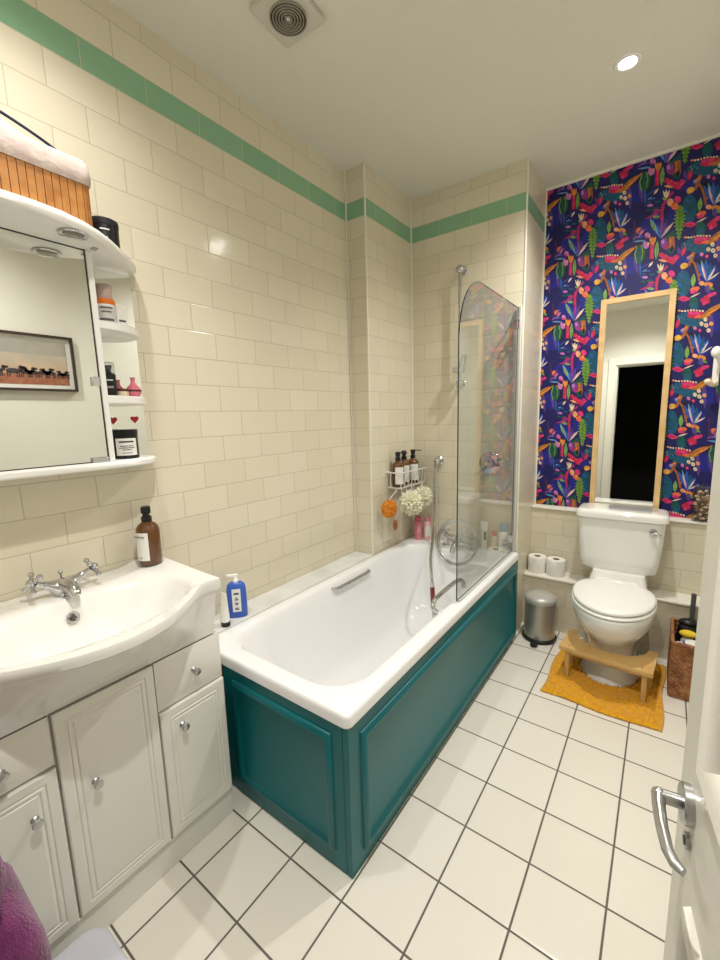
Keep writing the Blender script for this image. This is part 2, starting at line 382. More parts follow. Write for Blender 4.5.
# blue star plant
for x1, y1, wd, c in ((520, 236, 26, 'blue'), (548, 222, 20, 'lblue'), (578, 218, 28, 'blue'), (610, 232, 22, 'teal'), (640, 250, 28, 'blue'), (560, 262, 14, 'lilac'), (620, 300, 18, 'lblue')): LF(590, 356, x1, y1, wd, c, .6)
LF(596, 348, 640, 262, 10, 'cream', .5); LF(600, 346, 668, 290, 9, 'cream', .5); LF(584, 352, 552, 250, 9, 'cream', .6)
E(603, 372, 28, 17, 'orange'); E(560, 366, 19, 14, 'peach'); E(600, 398, 18, 24, 'violet'); LF(606, 385, 640, 400, 18, 'green')
# sage leaf, dark pot, coral shape, white stick
LF(503, 398, 508, 303, 40, 'ink'); LF(503, 395, 508, 308, 31, 'sage'); E(516, 496, 33, 46, 'dgreen'); E(518, 512, 18, 26, 'teal'); E(518, 405, 32, 15, 'coral', -18); E(512, 423, 24, 10, 'pink', -14); LF(486, 462, 556, 424, 9, 'cream')
LF(408, 474, 492, 468, 34, 'pink'); LF(416, 474, 480, 469, 14, 'crim')
# crimson clusters right
for x, y, r in ((575, 468, 18), (596, 452, 20), (618, 434, 17), (600, 474, 18), (640, 424, 14), (582, 488, 14)): E(x, y, r*1.1, r*.8, 'crim' if r > 17 else 'pink', -30)
# garland
E(536, 566, 60, 21, 'crim', -10); E(520, 556, 40, 13, 'pink', -4); E(556, 574, 30, 9, 'coral', -14); LF(405, 552, 470, 548, 12, 'brown')
for k in range(9): E(424+k*19, 549-k*1.9+3*math.sin(k), 7, 6, 'cream' if k % 3 else 'peach')
# mustard leaves
LF(556, 586, 690, 478, 30, 'must', .5); LF(580, 578, 724, 462, 18, 'orange', .5); SK([(580, 566), (640, 520), (700, 478)], 4, 'brown'); LF(548, 590, 640, 552, 15, 'must', .5)
# berries
for x, y, r, c in ((590, 157, 13, 'cream'), (614, 128, 13, 'cream'), (620, 164, 14, 'cream'), (651, 150, 13, 'peach'), (636, 194, 13, 'cream'), (549, 190, 12, 'lilac'), (582, 200, 11, 'pink'), (440, 590, 3, 'lblue'), (425, 600, 3, 'cream'), (418, 588, 3, 'cream'), (458, 596, 3, 'lilac')):
    E(x, y, r, r, c); 
    if r > 8: E(x, y, r*.35, r*.35, 'orange')
det = 621*460-(-18)*(-142)
def unit(p):
    dx, dy = p[0]-380, p[1]-460
    return ((dx*460-dy*(-18))/det, (dx*142+dy*621)/det)
def clip(poly, a, b, lo, val):
    out = []
    for i in range(len(poly)):
        p, q = poly[i-1], poly[i]; ip = (p[a] >= val) if lo else (p[a] <= val); iq = (q[a] >= val) if lo else (q[a] <= val)
        if ip != iq:
            t = (val-p[a])/(q[a]-p[a]); out.append((p[0]+(q[0]-p[0])*t, p[1]+(q[1]-p[1])*t))
        if iq: out.append(q)
    return out
PW, PH = .388, .353
wb = MB(); wb.keep = True
xw0, xw1, zw0, zw1 = XC+.004, W, .742, H-.012
wb.add([(xw0, YD-.0008, zw0), (xw1, YD-.0008, zw0), (xw1, YD-.0008, zw1), (xw0, YD-.0008, zw1)], [(0, 1, 2, 3)], PK.index('navy'))
UM = [([unit(p) for p in pts], c) for pts, c in MO]
for li, (pts, c) in enumerate(UM):
    yy = YD-.001-.000012*li
    for i in range(-2, 4):
        for j in range(-2, 6):
            q = [(1.066+(a+i)*PW, 2.262-(b_+j)*PH) for a, b_ in pts]
            if max(p[0] for p in q) < xw0 or min(p[0] for p in q) > xw1 or max(p[1] for p in q) < zw0 or min(p[1] for p in q) > zw1: continue
            for ax, lo, val in ((0, True, xw0), (0, False, xw1), (1, True, zw0), (1, False, zw1)):
                if q: q = clip(q, ax, 0, lo, val)
            if len(q) < 3: continue
            A = sum(q[k-1][0]*q[k][1]-q[k][0]*q[k-1][1] for k in range(len(q)))
            if A < 0: q = q[::-1]
            wb.add([(x, yy, z) for x, z in q], [tuple(range(len(q)))], PK.index(c))
wo = wb.build('wall_back.003', PM, world=True, smooth=0)
struct(wo, 'navy wallpaper printed with bright leaves, ferns, flowers and berries')

# ------------------------------------------------------------------ ceiling lamps and vent
def downlight(i, x, y, p):
    t = empty('downlight', (x, y, H))
    b = MB().lathe([(.030, -.001), (.030, -.004), (.036, -.006), (.044, -.004), (.046, 0), (.030, 0), (.030, -.001)], n=32); b.build('bezel', M_white, t)
    g = MB().lathe([(.001, -.0015), (.029, -.0015), (.029, -.003), (.001, -.003)], n=24); g.build('lamp_glass', mat('lamp_glow', (255, 250, 240), .5, emit=25), t)
    l = bpy.data.lights.new('spot', 'SPOT'); l.energy = LAMP_W*p*4; l.spot_size = math.radians(144); l.spot_blend = 1; l.shadow_soft_size = .022; l.color = (1, .968, .935)
    lo_ = bpy.data.objects.new('bulb', l); COL.objects.link(lo_); lo_.parent = t; lo_.location = (0, 0, -.028)
    return t
lamp_lab = ['lit round ceiling downlight above the floor in front of the toilet', 'round ceiling downlight over the doorway end of the room', 'round ceiling downlight above the washbasin', 'round ceiling downlight above the near end of the bath']
for i, ((x, y), p) in enumerate(zip(LAMPS, LAMP_POWER)): tag(downlight(i, x, y, p), lamp_lab[i], 'ceiling light')
vt = tag(empty('extractor_vent', (.41, .507, H), math.radians(2)), 'white square ceiling vent with round slotted grille', 'vent')
MB().box(-.084, .084, -.084, .084, -.022, 0).build('cover', mat('vent_plastic', (205, 203, 192), .5), vt, bevel=.006)
MB().lathe([(.001, -.022), (.056, -.022), (.056, -.0225), (.001, -.0225)], n=40).build('recess', mat('vent_dark', (62, 58, 50), .8), vt)
for k in range(6):
    r = .010+k*.0092
    MB().lathe([(r, -.022), (r, -.028), (r+.0035, -.028), (r+.0035, -.022), (r, -.022)], n=40).build('grille_ring', mat('vent_ring', (150, 146, 134), .5), vt)
MB().sphere((0, 0, -.025), (.007, .007, .005)).build('hub', mat('vent_plastic'), vt)

# ------------------------------------------------------------------ bath
bx0, bx1, by0, by1, RZ = XB+.006, .826, .171, YB-.002, .529
bath = tag(empty('bathtub', (.476, 1.0, 0)), 'long white bathtub with rounded rim set behind teal panels', 'bathtub')
R = []
R = []
def br(i, r, z): return rrect(bx0+i, bx1-i, by0+i, by1-i, r, z, 12)
R = [br(.006, .018, .488), br(0, .020, .490), br(0, .020, .516), br(.002, .020, .5235), br(.007, .022, .528), br(.013, .024, RZ)]
def inn(x0, x1, y0, y1, r, z): R.append(rrect(x0, x1, y0, y1, r, z, 12))
ix0, ix1, iy0, iy1 = .178, .765, .235, 1.655
inn(ix0-.010, ix1+.010, iy0-.010, iy1+.010, .15, RZ)
inn(ix0, ix1, iy0, iy1, .145, RZ-.003)
inn(ix0+.008, ix1-.007, iy0+.010, iy1-.007, .14, RZ-.013)
inn(ix0+.014, ix1-.013, iy0+.022, iy1-.013, .14, RZ-.04)
inn(ix0+.026, ix1-.026, iy0+.07, iy1-.025, .14, .40)
inn(ix0+.044, ix1-.044, iy0+.16, iy1-.042, .13, .26)
inn(ix0+.066, ix1-.066, iy0+.25, iy1-.064, .12, .17)
inn(ix0+.095, ix1-.095, iy0+.30, iy1-.095, .11, .135)
inn(ix0+.15, ix1-.15, iy0+.38, iy1-.15, .08, .125)
MB().loft(R, c0=False).build('tub', M_acr, bath, world=True, smooth=50)
def grip(pts, lab):
    b = MB().tube(bez_([Vector(p) for p in pts]), .010, 12); g = b.build('grip_handle', M_chr, bath, world=True, smooth=60); g['label'] = lab
def bez_(P, n=8):
    o = []; P = [P[0]]+P+[P[-1]]
    for i in range(len(P)-3):
        for k in range(n):
            t = k/n; a, b_, c, d = P[i:i+4]; o.append(.5*((2*b_)+(c-a)*t+(2*a-5*b_+4*c-d)*t*t+(3*b_-a-3*c+d)*t**3))
    o.append(P[-2]); return o
x = ix0+.002; zc = .494
grip([(x+.002, .868, zc), (x+.020, .873, zc), (x+.028, .90, zc), (x+.030, 1.02, zc), (x+.028, 1.14, zc), (x+.020, 1.167, zc), (x+.002, 1.172, zc)], 'flat chrome grip on the inner wall of the bath, wall side')
grip([(.752, .870, .526), (.742, .856, .545), (.738, .875, .565), (.737, .92, .573), (.737, 1.03, .575), (.738, 1.12, .572), (.742, 1.165, .555), (.752, 1.160, .526)], 'raised chrome grip rail on the room side of the bath')
MB().lathe([(.001, 0), (.028, 0), (.030, .002), (.022, .004), (.001, .003)], (.472, 1.50, .125)).build('waste', M_chr, bath, world=True)

def panel(b, fn, a0, a1, c0, c1, prof, mi=0):
    rings = []
    for ins, d in prof:
        rings.append([fn(a0+ins, c0+ins, d), fn(a1-ins, c0+ins, d), fn(a1-ins, c1-ins, d), fn(a0+ins, c1-ins, d)])
    b.loft(rings, c0=False, c1=True, mi=mi)
MOULD = [(0, 0), (.002, .007), (.010, .013), (.020, .012), (.026, .004), (.032, .001)]
b = MB().box(.262, .800, .176, .194, .001, .490)
endp = b.build('end_panel', M_teal, bath, world=True, bevel=.002); endp['label'] = 'teal end panel facing the vanity'
m = MB(); panel(m, lambda a, c, d: (a-bath.location.x, .176-d-bath.location.y, c), .318, .760, .062, .448, MOULD); m.build('moulded_frame', M_teal, endp, smooth=60)
sidep = MB().box(.801, .821, .176, 1.806, .001, .490).build('side_panel', M_teal, bath, world=True, bevel=.002); sidep['label'] = 'long teal side panel facing the room'
m = MB(); panel(m, lambda a, c, d: (.821+d-bath.location.x, a-bath.location.y, c), .232, 1.745, .05, .442, MOULD); m.build('moulded_frame', M_teal, sidep, smooth=60)

# glass screen
scr = tag(empty('bath_screen', (.79, 1.79, RZ)), 'hinged clear glass bath screen with rounded top corner', 'shower screen')
gy0, gy1, gz0, gz1 = .985, 1.772, .538, 1.885
prof = [(gy0, gz0)]
rr = .235
for k in range(17):
    a = PI-PI/2*k/16; prof.append((gy0+rr+rr*math.cos(a), gz1-rr*1.15+rr*1.15*math.sin(a)))
prof += [(gy1, gz1), (gy1, gz0)]
g = MB()
n = len(prof); vs = [(.787, y, z) for y, z in prof]+[(.793, y, z) for y, z in prof]
g.add(vs, [tuple(reversed(range(n))), tuple(range(n, 2*n))], 0)
g.add(vs, [(i, (i+1) % n, n+(i+1) % n, n+i) for i in range(n)], 1)
go = g.build('glass_pane', [M_glass, M_gedge], scr, world=True, smooth=0)
MB().box(.776, .804, 1.786, 1.808, .532, 1.90).build('wall_profile', mat('profile_white', (225, 224, 215), .3, .3), scr, world=True, bevel=.002)
MB().tube([(.790, 1.781, .536), (.790, 1.781, 1.89)], .008, 12).build('hinge_post', M_sat, scr, world=True)
MB().box(.7935, .800, 1.0, 1.765, .532, .537).build('seal_strip', mat('seal', (205, 208, 202), .3), scr, world=True)
for z in (1.80, .62):
    MB().box(.780, .801, 1.735, 1.79, z-.022, z+.022).build('hinge', M_chr, scr, world=True, bevel=.003)

# riser rail
rail = tag(empty('shower_rail', (.465, YB-.045, 1.5)), 'chrome shower riser rail with ball end on the tiled end wall', 'shower rail')
MB().tube([(.465, YB-.045, 1.505), (.465, YB-.045, 2.135)], .0095, 14).build('pole', M_chr, rail, world=True)
for z in (2.145, 1.508):
    b = MB().sphere((.465, YB-.045, z), .023); b.tube([(.465, YB-.045, z), (.465, YB, z)], .012, 12); b.lathe([(.024, 0), (.024, .004), (.014, .007)], (.465, YB, z), '-y'); b.build('end_bracket', M_chr, rail, world=True)
b = MB().box(.425, .480, YB-.062, YB-.028, 1.575, 1.605); b.build('slider', M_chr, rail, world=True, bevel=.006)
b = MB().tube([(.487, YB-.06, 1.575), (.512, YB-.085, 1.665)], [.014, .018], 14); b.build('handset_holder', M_chr, rail, world=True)

# shower valve on the wall
va = tag(empty('shower_valve', (.645, YB, 1.044)), 'round chrome shower valve plate with lever, seen through the glass', 'shower valve')
MB().lathe([(.066, 0), (.066, .004), (.055, .010), (.030, .012), (.029, .038), (.024, .045), (.001, .046)], (.645, YB, 1.044), '-y', 40).build('plate', M_chr, va, world=True, smooth=50)
MB().tube([(.640, YB-.04, 1.040), (.612, YB-.055, 1.010), (.575, YB-.06, .975)], [.011, .009, .007], 12).build('lever', M_chr, va, world=True)

# wall outlet and hose
out = tag(empty('shower_hose', (.318, YB, .62)), 'chrome flexible shower hose hanging from a round wall outlet into the bath', 'shower hose')
b = MB().lathe([(.030, 0), (.030, .005), (.020, .010), (.018, .03)], (.318, YB, 1.045), '-y'); b.sphere((.318, YB-.034, 1.045), .022); b.tube([(.318, YB-.036, 1.045), (.312, YB-.04, 1.0)], .013, 12); b.build('wall_outlet', M_chr, out, world=True)
def bez(P, n=40):
    o = []
    P = [Vector(p) for p in P]; P = [P[0]]+P+[P[-1]]
    for i in range(len(P)-3):
        for k in range(n//(len(P)-3)):
            t = k/(n//(len(P)-3)); a, b_, c, d = P[i:i+4]
            o.append(.5*((2*b_)+(c-a)*t+(2*a-5*b_+4*c-d)*t*t+(3*b_-a-3*c+d)*t**3))
    o.append(P[-2]); return o
hose = bez([(.312, YB-.04, 1.0), (.312, 1.75, .90), (.318, 1.742, .75), (.330, 1.715, .64), (.365, 1.62, .585), (.44, 1.44, .54), (.50, 1.325, .50), (.52, 1.297, .435)], 210)
MB().tube(hose, [.0075+.0012*(i % 2) for i in range(len(hose))], 10).build('hose', M_chr, out, world=True, smooth=80)
MB().tube([(.52, 1.297, .430), (.522, 1.303, .330)], .0125, 16).build('handle', mat('red_brown', (122, 48, 36), .3), out, world=True)
MB().tube([(.519, 1.296, .452), (.52, 1.297, .430)], [.010, .0135], 14).build('collar', M_chr, out, world=True)
MB().tube([(.522, 1.303, .330), (.523, 1.306, .305), (.530, 1.300, .285), (.545, 1.285, .272)], [.014, .011, .013, .018], 14).build('spray_head', M_chr, out, world=True)

# bath mixer with a coil of hose round it
mx = tag(empty('bath_mixer', (.500, 1.715, RZ)), 'chrome bath mixer tap with two cross handles at the far end of the bath', 'bath tap')
def cross(b, c, ax, r=.030, rr=.006):
    c = Vector(c); ax = Vector(ax).normalized(); u = ax.cross(Vector((0, 0, 1))); 
    if u.length < .1: u = Vector((1, 0, 0))
    u.normalize(); v = ax.cross(u); q = (u+v).normalized(); p = (u-v).normalized()
    for d in (q, p):
        b.tube([c-d*r, c-d*r*.7, c, c+d*r*.7, c+d*r], [rr*1.25, rr*.8, rr*1.3, rr*.8, rr*1.25], 10)
        b.sphere(c-d*r, rr*1.3, 10, 8); b.sphere(c+d*r, rr*1.3, 10, 8)
    b.sphere(c+ax*.004, rr*1.9, 12, 8)
b = MB()
for x in (.410, .590): b.lathe([(.024, 0), (.022, .006), (.014, .010), (.013, .05)], (x, 1.715, RZ)); b.sphere((x, 1.715, RZ+.058), .020)
b.tube([(.410, 1.715, RZ+.058), (.590, 1.715, RZ+.058)], [.016, .016], 16); b.sphere((.500, 1.715, RZ+.058), .028)
b.tube([(.500, 1.705, RZ+.055), (.500, 1.665, RZ+.050), (.500, 1.625, RZ+.035), (.500, 1.600, RZ+.012), (.500, 1.595, RZ-.004)], [.020, .018, .016, .014, .014], 14)
b.tube([(.500, 1.715, RZ+.07), (.500, 1.715, RZ+.115)], [.012, .010], 12)
b.build('mixer_body', M_chr, mx, world=True, smooth=50)
for x, ax in ((.430, (-.3, -.6, .6)), (.572, (.3, -.6, .6))):
    b = MB(); a = Vector(ax).normalized(); p = Vector((x, 1.705, RZ+.065)); b.tube([tuple(p), tuple(p+a*.035)], [.012, .009], 12); cross(b, p+a*.042, ax, .033, .0072); b.build('cross_handle', M_chr, mx, world=True)
ring = tag(empty('hose_coil', (.500, 1.66, .6)), 'large chrome ring of coiled hose hooked around the bath mixer', 'shower hose')
pts = []
for k in range(150):
    a = 2*PI*k/75+.6; r = .124+.005*math.sin(a*.5); pts.append((.522+r*math.cos(a), 1.610+.035*math.sin(a)+(.010 if k > 75 else 0), .590+r*math.sin(a)))
MB().tube(pts, [.006+.001*(i % 2) for i in range(len(pts))], 8).build('coil', M_chr, ring, world=True, smooth=80)

# ------------------------------------------------------------------ vanity unit
VY0, VY1 = -.556, .112
van = tag(empty('vanity_unit', (.18, -.228, 0)), 'white bathroom vanity cupboard with moulded doors, drawers and small knobs under the basin', 'vanity cabinet')
b = MB().box(.002, .344, VY0, VY1, .094, .670); b.build('body', M_van, van, world=True, bevel=.002)
MB().box(.002, .352, VY0, VY1, 0, .092).build('plinth', M_van, van, world=True, bevel=.002)
DM = [(0, -.016), (0, -.002), (.003, 0), (.022, 0), (.024, -.002), (.027, -.002), (.029, 0), (.034, 0), (.036, -.0018), (.039, -.0018), (.042, 0)]
DR = [(0, -.016), (0, -.007), (.018, 0)]
def front(name, y0, y1, z0, z1, prof):
    m = MB(); panel(m, lambda a, c, d: (.362+d, a, c), y0+.0015, y1-.0015, z0+.0015, z1-.0015, prof); return m.build(name, M_van, van, world=True, smooth=30)
def knob(parent, y, z):
    k = MB().lathe([(.009, 0), (.006, .003), (.0045, .010), (.009, .014), (.0115, .019), (.0095, .024), (.001, .0255)], (.362-van.location.x, y-van.location.y, z), 'x', 20).build('knob', M_sat, parent)
    k['label'] = 'small chrome knob'; return k
f = front('drawer', -.103, VY1, .515, .668, DR); knob(f, .012, .591)
f = front('door', -.103, VY1, .100, .512, DM); knob(f, -.040, .441)
f = front('door', -.347, -.106, .100, .668, DM); knob(f, -.277, .441)
f = front('door', VY0, -.350, .100, .536, DM); knob(f, -.404, .442)
f = front('drawer', VY0, -.350, .540, .668, DR); knob(f, -.447, .597)

# washbasin
bas = tag(empty('washbasin', (.3, -.222, .84)), 'wide white ceramic washbasin with bowed front set on the vanity unit', 'basin')
half = [(0, .517), (.05, .512), (.1, .497), (.15, .474), (.2, .441), (.24, .410), (.27, .390), (.295, .382), (.315, .386), (.326, .392), (.331, .392), (.334, .386), (.334, .30), (.334, .2), (.334, .1), (.334, .02), (.330, .004)]
CYB = -.222
poly = [(x, CYB+d) for d, x in half][::1]; poly = poly+[(.003, CYB+.26)]
left = [(x, 2*CYB-y) for x, y in poly[::-1]][:-1]
full = poly+left      # goes right side -> back -> left side -> front
def hit(ang, c=(.29, CYB)):
    d = (math.cos(ang), math.sin(ang)); best = None
    for i in range(len(full)):
        (x0, y0), (x1, y1) = full[i-1], full[i]; ex, ey = x1-x0, y1-y0; den = d[0]*ey-d[1]*ex
        if abs(den) < 1e-12: continue
        t = ((x0-c[0])*ey-(y0-c[1])*ex)/den; u = ((x0-c[0])*d[1]-(y0-c[1])*d[0])/den
        if t > 0 and -1e-6 <= u <= 1+1e-6 and (best is None or t > best): best = t
    return (c[0]+d[0]*best, c[1]+d[1]*best)
angs = [2*PI*k/112 for k in range(112)]
for cn in ((.372+0, .372), ): pass
for (cxn, cyn) in ((.392, CYB+.331), (.386, CYB+.334), (.004, CYB+.330), (.004, CYB-.330), (.386, CYB-.334), (.392, CYB-.331)):
    angs.append(math.atan2(cyn-CYB, cxn-.29) % (2*PI))
angs = sorted(set(angs))
OUT = [hit(a) for a in angs]
def bowl(rx, ryp, cx_, z, p=2.3, rxb=None):
    o = []
    for a in angs:
        c, s_ = math.cos(a), math.sin(a); r_ = rx if c > 0 or rxb is None else rxb
        k = (abs(c/r_)**p+abs(s_/ryp)**p)**(-1/p); o.append((cx_+c*k, CYB+s_*k, z))
    return o
def under(s_, z, ky=.985):
    return [(x if x < .356 else .356+(x-.356)*s_, CYB+(y-CYB)*ky, z) for x, y in OUT]
def offs(k, z): return [(.29+(x-.29)*k, CYB+(y-CYB)*k, z) for x, y in OUT]
def deck(x, y, z0):   # raised shoulders at both ends of the tap deck
    t = min(1, max(0, (abs(y-CYB)-.20)/.07)); t = t*t*(3-2*t); q = max(0, min(1, (x-.05)/.25)); return z0+t*.014*(1-.6*q)
RG = [under(0, .672, .95), under(.08, .690, .95), under(.30, .722, .95), under(.52, .756, .95), under(.68, .786, .95), under(.78, .806, .952), under(.84, .816, .957), under(.95, .821, .982)]
RG += [offs(.997, .826), [(x, y, deck(x, y, .846)-.003) for x, y, z in offs(1.0, 0)], [(x, y, deck(x, y, .850)) for x, y, z in offs(.990, 0)]]
RG += [[(x, y, deck(x, y, .850)-.001) for x, y, z in offs(.965, 0)]]
def mixr(t, z, b_): return [((1-t)*o[0]*1+t*q[0], (1-t)*o[1]+t*q[1], z) for o, q in zip(offs(.965, 0), b_)]
B0 = bowl(.168, .262, .285, 0, 2.2, .150)
RG += [[(x, y, deck(x, y, .848)) for x, y, z in mixr(.5, 0, B0)], [(x, y, deck(x, y, .846)*.4+.6*.846) for x, y, z in mixr(.92, 0, B0)], [(x, y, .842) for x, y, z in B0]]
RG += [bowl(.161, .254, .285, .832, 2.2, .145), bowl(.152, .240, .285, .808, 2.1, .138), bowl(.138, .216, .282, .775, 2.0, .126), bowl(.116, .180, .28, .742, 2, .108), bowl(.085, .13, .275, .720, 2, .080), bowl(.05, .07, .27, .710, 2, .05), bowl(.02, .02, .27, .707, 2, .02)]
MB().loft(RG, c0=False).build('bowl', M_cer, bas, world=True, smooth=48)
MB().lathe([(.001, 0), (.021, 0), (.023, .002), (.017, .004), (.001, .003)], (.27, CYB, .707)).build('waste', M_chr, bas, world=True)
ov = MB().lathe([(.009, .0), (.016, .0), (.0165, .003), (.011, .004), (.009, .002)], (0, 0, 0), 'z', 24); ov.xf(Matrix.Translation((.1535, CYB+.010, .797)) @ Matrix.Rotation(math.radians(72), 4, 'Y')); o = ov.build('overflow_ring', M_chr, bas, world=True)
ov = MB().lathe([(.001, .001), (.010, .001), (.010, .002), (.001, .002)], (0, 0, 0), 'z', 20); ov.xf(Matrix.Translation((.1535, CYB+.010, .797)) @ Matrix.Rotation(math.radians(72), 4, 'Y')); ov.build('overflow_hole', M_blk, bas, world=True)

# basin tap
TY = -.200; TX = .085; TZ = .848
tp_ = tag(empty('basin_tap', (TX, TY, TZ)), 'chrome basin mixer tap with two cross handles at the back of the washbasin', 'tap')
b = MB()
b.lathe([(.026, 0), (.025, .005), (.020, .010), (.018, .022), (.019, .030), (.012, .042), (.001, .044)], (TX, TY, TZ), n=28)
b.tube([(TX-.002, TY-.050, TZ+.042), (TX-.002, TY-.034, TZ+.034), (TX-.001, TY-.02, TZ+.024), (TX, TY, TZ+.022), (TX-.001, TY+.02, TZ+.024), (TX-.002, TY+.034, TZ+.034), (TX-.002, TY+.050, TZ+.042)], [.012, .013, .022, .027, .022, .013, .012], 16)
b.tube([(TX, TY, TZ+.026), (TX+.025, TY, TZ+.030), (TX+.050, TY, TZ+.030), (TX+.072, TY, TZ+.024), (TX+.080, TY, TZ+.012)], [.022, .021, .018, .015, .012], 16)
b.build('tap_body', M_chr, tp_, world=True, smooth=60)
b = MB().tube([(TX-.022, TY, TZ), (TX-.022, TY, TZ+.058)], .003, 8); b.sphere((TX-.022, TY, TZ+.060), .007, 12, 8); b.build('pop_up_knob', M_chr, tp_, world=True)
for sg in (-1, 1):
    b = MB(); ax = Vector((.15, sg*.8, .45)).normalized(); p = Vector((TX-.002, TY+sg*.050, TZ+.042)); b.tube([tuple(p), tuple(p+ax*.022)], [.010, .008], 12); cross(b, p+ax*.030, ax, .030, .0062); b.build('cross_handle', M_chr, tp_, world=True)

# amber pump/soap bottles
def amber(x, y, z, h, r, label, group=None, lab_ang=0, pump=False, txt=None):
    t = tag(empty('soap_bottle', (x, y, z)), label, 'bottle', group)
    hb = h*.70
    MB().lathe([(.001, 0), (r*.93, 0), (r, .004), (r, hb*.78), (r*.93, hb*.87), (r*.7, hb*.95), (r*.40, hb), (r*.38, hb+h*.03), (.001, hb+h*.03)], n=32).build('glass_body', M_amber, t, smooth=50)
    b = MB().lathe([(r*.44, hb+h*.005), (r*.46, hb+h*.08), (r*.34, hb+h*.09), (r*.28, hb+h*.13), (r*.40, hb+h*.14), (r*.42, hb+h*.22), (r*.36, hb+h*.25), (.001, hb+h*.25)], n=20); 
    if pump: b.tube([(0, 0, h*.93), (math.cos(pump)*r*1.25, math.sin(pump)*r*1.25, h*.93), (math.cos(pump)*r*1.5, math.sin(pump)*r*1.5, h*.915)], .0032, 8)
    b.build('pump', M_blk, t)
    m = MB(); A = [lab_ang+(-.75+1.5*k/10) for k in range(11)]; rr_ = r+.0006
    lb, lt = hb*.12, hb*.78
    m.add([(rr_*math.cos(a), rr_*math.sin(a), q) for a in A for q in (lb, lt)], [(2*k, 2*k+2, 2*k+3, 2*k+1) for k in range(10)]); m.keep = True
    l = m.build('paper_label', M_label, t)
    if txt:
        for zz, sc, s_ in ((lt-.014, .0075, txt), (lb+.010, .004, '250 ml')):
            q = text('label_text', s_, sc, M_blk, l, (rr_*1.012*math.cos(lab_ang), rr_*1.012*math.sin(lab_ang), zz), (PI/2, 0, lab_ang+PI/2))
    return t
amber(.082, .055, .8635, .205, .037, 'amber glass soap bottle with white label and black cap on the washbasin corner', lab_ang=-1.25, txt='HAND SOAP')

# lotion bottle and tube on the bath ledge behind the basin
lot = tag(empty('lotion_bottle', (.085, .385, .531)), 'blue lotion bottle with white cap and label on the ledge beside the basin', 'bottle')
def flatb(rx, ry, h, z0=0, tap=.9, n=28, p=2.6):
    rings = []
    for t, k in ((0, .94), (.02, 1), (.55, 1), (.80, .97), (.92, .86), (.98, .6), (1.0, .42)):
        rings.append([((abs(math.cos(a))**(2/p))*math.copysign(1, math.cos(a))*rx*k, (abs(math.sin(a))**(2/p))*math.copysign(1, math.sin(a))*ry*k, z0+h*t) for a in [2*PI*q/n for q in range(n)]])
    return rings
LM = Matrix.Rotation(math.radians(50), 4, 'Z')
MB().loft(flatb(.040, .022, .150)).xf(LM).build('body', mat('lotion_blue', (58, 96, 190), .3), lot, smooth=50)
b = MB().lathe([(.012, .148), (.012, .158), (.008, .163), (.007, .176), (.001, .178)], n=18); b.box(-.034, .010, -.007, .007, .172, .181); b.xf(LM).build('pump', M_white, lot, bevel=.001)
lb = MB().box(-.017, .017, -.0235, -.0226, .028, .125).xf(LM).build('label', M_label, lot)
b = MB()
for zz, w_ in ((.104, .022), (.108, .018), (.086, .010), (.080, .014), (.066, .014), (.060, .010), (.044, .014), (.038, .016)): b.box(-w_/2, w_/2, -.0242, -.0236, zz-.0022, zz+.0012)
b.xf(LM).build('print', mat('print_navy', (30, 42, 110), .5), lb)
tb = tag(empty('cosmetic_tube', (.112, .305, .531)), 'slim white tube standing behind the basin next to the blue bottle', 'tube')
tr_ = [[(math.cos(a)*.017*k1, math.sin(a)*.017*k2, z) for a in [2*PI*q/20 for q in range(20)]] for z, k1, k2 in ((.0, .95, .95), (.02, 1, 1), (.05, 1.05, .95), (.10, 1.15, .5), (.135, 1.25, .12))]
MB().loft(tr_).build('body', M_white, tb, smooth=50); MB().lathe([(.018, 0), (.018, .018), (.017, .019), (.001, .019)], n=20).build('cap', M_blk, tb)

# ------------------------------------------------------------------ mirror cabinet
cab = tag(empty('mirror_cabinet', (.07, -.3, 1.215)), 'white wall cabinet with mirror door, rounded side shelves and lit-style canopy above the basin', 'mirror cabinet')
CY0 = -.62; CM = -.062
MB().box(.002, .112, CY0, -.042, 1.223, 1.814).build('body', M_white, cab, world=True)
mp = MB().box(.114, .130, CY0, CM, 1.226, 1.811); mp.build('mirror_door', M_mirror, cab, world=True, smooth=0)
b = MB().box(.1135, .1312, CM, CM+.003, 1.224, 1.814); b.box(.1135, .1312, CY0, CM, 1.811, 1.814); b.box(.1135, .1312, CY0, CM, 1.2235, 1.226); b.build('mirror_edging', mat('dark_edge', (44, 44, 44), .3), cab, world=True, smooth=0)
MB().box(.112, .134, CM+.004, -.042, 1.223, 1.814).build('front_stile', M_white, cab, world=True, bevel=.002)
def clip_(z0, z1, y0, y1, lab):
    o = MB().box(.128, .139, y0, y1, z0, z1).build('mirror_clip', M_chr, cab, world=True, bevel=.002); o['label'] = lab
clip_(1.443, 1.469, -.082, -.061, 'small square chrome catch on the mirror edge')
clip_(1.224, 1.238, -.106, -.061, 'chrome clip at the foot of the mirror')
MB().box(.002, .006, -.042, .122, 1.223, 1.814).build('side_mirror', M_mirror, cab, world=True, smooth=0)
def qshelf(z, th, ex=.126, ey=.158, y0=-.042):
    pts = [(.004, y0)]+[(.004+(ex)*math.cos(a)**.85 if math.cos(a) > 0 else .004, y0+ey*math.sin(a)**.9) for a in [PI/2*k/16 for k in range(17)]]
    rg = []
    for ins, zz in ((.004, 0), (0, .004), (0, th-.004), (.004, th)):
        rg.append([(x-ins if x > .01 else x, y-(ins if y > y0+.01 else 0), z+zz) for x, y in pts])
    return MB().loft(rg)
for z in (1.606, 1.392):
    o = qshelf(z, .026).build('shelf', M_white, cab, world=True, smooth=40)
